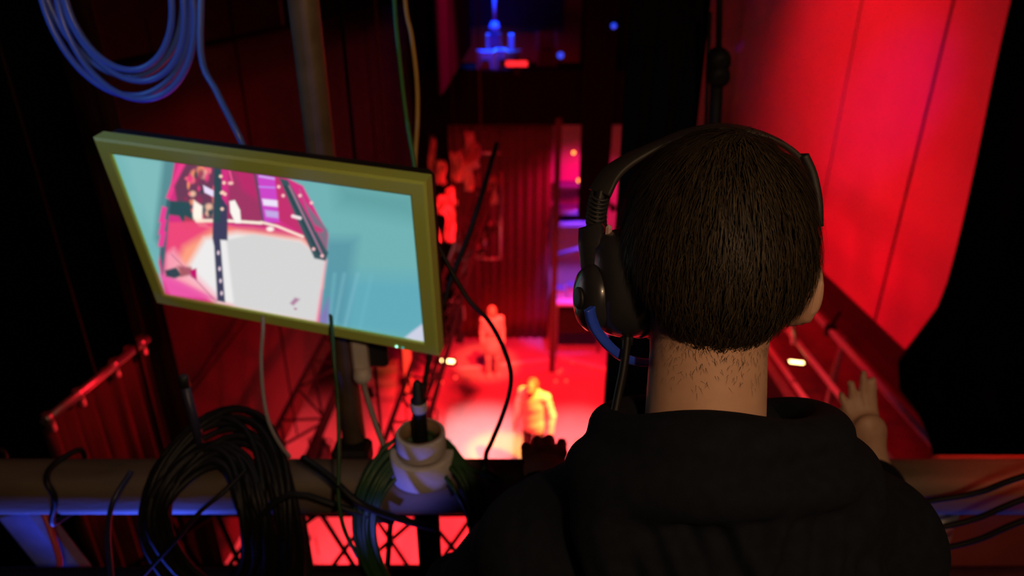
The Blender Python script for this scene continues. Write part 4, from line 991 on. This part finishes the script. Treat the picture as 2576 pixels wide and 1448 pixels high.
ecup(OC, AX, [(.0105, .0855), (.011, .0875), (.010, .0885), (.004, .0885)], 1, 1, 'hub_cap', M_plastmatt, 20, up=UPH)
# flat band: a strip swept over the head
def strip3(pts, wdir, w_, th, name, m, k=8):
    pp = catmull(pts, k); L = len(pp); vs = []
    for i, p in enumerate(pp):
        d = (pp[min(i + 1, L - 1)] - pp[max(i - 1, 0)]).normalized(); wv = Vector(wdir(i / (L - 1))) if callable(wdir) else Vector(wdir); wv = (wv - d * wv.dot(d)).normalized(); nn = d.cross(wv)
        ww = w_(i / (L - 1)) if callable(w_) else w_
        for a, b in ((-1, -.6), (-.9, -1), (.9, -1), (1, -.6), (1, .6), (.9, 1), (-.9, 1), (-1, .6)): vs.append(p + wv * a * ww / 2 + nn * b * th / 2)
    fs = [(i * 8 + q, i * 8 + (q + 1) % 8, (i + 1) * 8 + (q + 1) % 8, (i + 1) * 8 + q) for i in range(L - 1) for q in range(8)] + [tuple(range(8))[::-1], tuple(range((L - 1) * 8, L * 8))]
    return MB().add(vs, fs).build(name, m, hs, True)
FH = Vector(RH @ V(0, 1, 0))
strip3([aD(1508, 486, .690), aD(1535, 440, .690), aD(1578, 405, .690), aD(1650, 368, .690), aD(1730, 336, .690), aD(1815, 322, .692), aD(1900, 334, .695), aD(1975, 366, .697), aD(2016, 410, .70), aD(2040, 480, .702)],
       lambda t: FH + Vector((-.9 * max(0, .35 - t) / .35, 0, .25)), lambda t: .030 - .004 * abs(t - .3), .006, 'headband', mat('black band rubber', (.022, .020, .018), .6))
strip3([aD(2012, 390, .697), aD(2034, 440, .70), aD(2047, 505, .703), aD(2049, 570, .705)], FH, .034, .008, 'temple_pad', M_plastmatt)
strip3([aD(1508, 480, .692), aD(1499, 530, .69), aD(1499, 585, .685), aD(1508, 640, .68)], FH + Vector((-.5, 0, 0)), .016, .007, 'slider_arm', M_plastmatt)
strip3([aD(1488, 572, .675), aD(1487, 610, .668), aD(1492, 660, .664), aD(1500, 700, .660)], FH + Vector((-1.2, 0, 0)), .026, .010, 'yoke', M_plast)
hx = []
for i in range(120):
    t = i / 119; c = aD(1512 - 12 * math.sin(t * 2.2), 484 + 92 * t, .692 - .006 * t); a = t * 2 * math.pi * 9
    hx.append(c + Vector((math.cos(a), 0, .25 * math.sin(a))) * .0092 + Vector((0, math.sin(a), 0)) * .010)
MB().tube(hx, .0019, 6).build('coiled_lead', M_plastmatt, hs, True)
MB().box(aD(1531, 582, .66), (.006, .006, .014), bev=.0025).build('pivot_pin', mat('pale pink pin', (.6, .4, .4), .5), hs)
strip3([aD(1483, 775, .640), aD(1489, 805, .645), aD(1503, 835, .652), aD(1535, 873, .665), aD(1572, 900, .685), aD(1622, 911, .72), aD(1660, 905, .76)], Vector((.3, .5, 1)), lambda t: .0115 - .004 * t, .0055, 'microphone_boom', mat('boom plastic in blue light', (.03, .09, .80), .35))  # blue light falling on the boom is put into its colour
MB().lathe([(.004, 0), (.0075, .004), (.0075, .02), (.004, .026)], aD(1660, 905, .76), (.8, .6, .1), 14).build('microphone', M_plastmatt, hs, True)
MB().tube(catmull([aD(1578, 822, .672), aD(1577, 860, .668), aD(1568, 930, .66), aD(1556, 990, .652), aD(1545, 1045, .645), aD(1535, 1085, .64), aD(1525, 1120, .63)], 8), .0042, 8).build('lead', M_rubber, hs, True)
MB().lathe([(.0075, 0), (.007, .012), (.005, .022)], aD(1578, 812, .672), -UP, 12).build('strain_relief', M_plastmatt, hs, True)

# ================================================================== the two players on the stage
def player(loc, H, yawp, label, cm, tm, hairm, coat_len, arm_out, long_hair, bow=0.0):
    t = thing('person', loc, label, 'person'); L0 = V(*loc); R = Rz(yawp); s = H / 1.75
    tl = lambda p: ((p - L0) @ R) / s
    hc = V(0, .02 + bow * .16, 1.62 - bow * .05)
    def hd(q): return small([ell(q, hc, (.075, .095, .110)), ell(q, hc + V(0, .035, -.055), (.055, .055, .065)), rc(q, hc + V(0, .095, -.02), hc + V(0, .112, -.04), .010, .012)], .03)
    J = []
    for k in (-1, 1): J.append((V(k * .185, 0, 1.42), V(k * (.22 + arm_out), -.02, 1.13), V(k * (.225 + arm_out * 1.2), .05, .88), V(k * (.225 + arm_out * 1.2), .07, .78)))
    legs = [(V(k * .09, 0, .90), V(k * .10, .02, .48), V(k * .105, -.01, .08), k) for k in (-1, 1)]
    def body(p):
        q = tl(p); d = hd(q); d = sm(d, rc(q, (0, 0, 1.40), hc - V(0, .01, .07), .058, .052), .03); d = sm(d, ell(q, (0, 0, 1.22), (.165, .105, .26)), .03); d = sm(d, ell(q, (0, 0, .95), (.15, .10, .14)), .06)
        for a, b, c, e in J:
            d = small([d, rc(q, a, b, .050, .040), rc(q, b, c, .040, .028), rc(q, c, e, .028, .030)], .02)
            for f in range(5): d = sm(d, rc(q, e + V(0, (f - 2) * .016, 0), e + V(0, (f - 2) * .022 + (.03 if f == 4 else 0), -.07 if f < 4 else -.03), .010, .008), .008)
        for h, k, a, _ in legs: d = small([d, rc(q, h, k, .078, .054), rc(q, k, a, .054, .038), rc(q, a + V(0, -.03, -.04), a + V(0, .14, -.05), .036, .028)], .02)
        return d * s
    m = .45 * s; lo = L0 - V(m, m, .02); hi = L0 + V(m, m, 1.8 * s)
    P, Q = snet(body, lo, hi, .016); np_build('body', P, Q, M_skin, t)
    def coat(p):
        q = tl(p); d = small([ell(q, (0, 0, 1.24), (.195, .135, .28)), rc(q, J[0][0], J[1][0], .075, .075), ell(q, (0, 0, coat_len + .12), (.19, .14, .30))], .06)
        for a, b, c, e in J: d = small([d, rc(q, a, b, .070, .060), rc(q, b, c, .058, .046)], .025)
        d = d + .002 * np.sin(q[:, 2] * 40 + q[:, 0] * 18)
        return np.maximum(np.maximum(d, coat_len - q[:, 2]), -(np.linalg.norm(q - (hc + V(0, 0, -.02)), axis=1) - .115)) * s
    P, Q = snet(coat, lo, hi, .016); np_build('jacket', P, Q, cm, t)
    def trou(p):
        q = tl(p); d = ell(q, (0, 0, .93), (.165, .120, .14))
        for h, k, a, _ in legs: d = small([d, rc(q, h, k, .092, .068), rc(q, k, a, .068, .054)], .02)
        return np.maximum(np.maximum(d, .07 - q[:, 2]), q[:, 2] - 1.0) * s
    P, Q = snet(trou, lo, hi, .016); np_build('trousers', P, Q, tm, t)
    for h, k, a, sg in legs:
        P, Q = snet(lambda p: np.maximum(rc(tl(p), a + V(0, -.04, -.035), a + V(0, .14, -.042), .048, .040), .003 - tl(p)[:, 2]) * s, lo, hi, .014); np_build('shoe', P, Q, cm, t)
    def hair(p):
        q = tl(p); d = ell(q, hc + V(0, -.012, .015), (.088, .100, .112)); d = smax(d, (q[:, 1] - hc[1] - .045), .02)
        if long_hair: d = sm(d, rc(q, hc + V(0, -.03, 0), hc + V(0, -.05, -.22), .095, .11), .04)
        else: d = smax(d, hc[2] - .05 - q[:, 2], .02)
        return d * s
    P, Q = snet(hair, lo, hi, .014); np_build('hair', P, Q, hairm, t)
    return t
fA = aZ(1240, 944, ZS)
player(tuple(fA), 1.63, math.pi + .15, 'person in a pale coat standing before the back curtain', mat('pale coat cloth', (.72, .50, .45), .85), mat('pale trousers', (.68, .46, .42), .85), mat('light hair', (.55, .30, .22), .6), .62, .0, True)
hB = aZ(1345, 962, ZS + 1.78)
player((hB.x, hB.y, ZS), 1.92, math.pi - .5, 'person in a pale jacket glowing amber standing mid-stage above the left hand', mat('pale jacket cloth', (.78, .62, .42), .8), mat('dark trousers', (.05, .03, .03), .85), mat('brown hair', (.22, .12, .09), .6), .82, .06, False, .35)
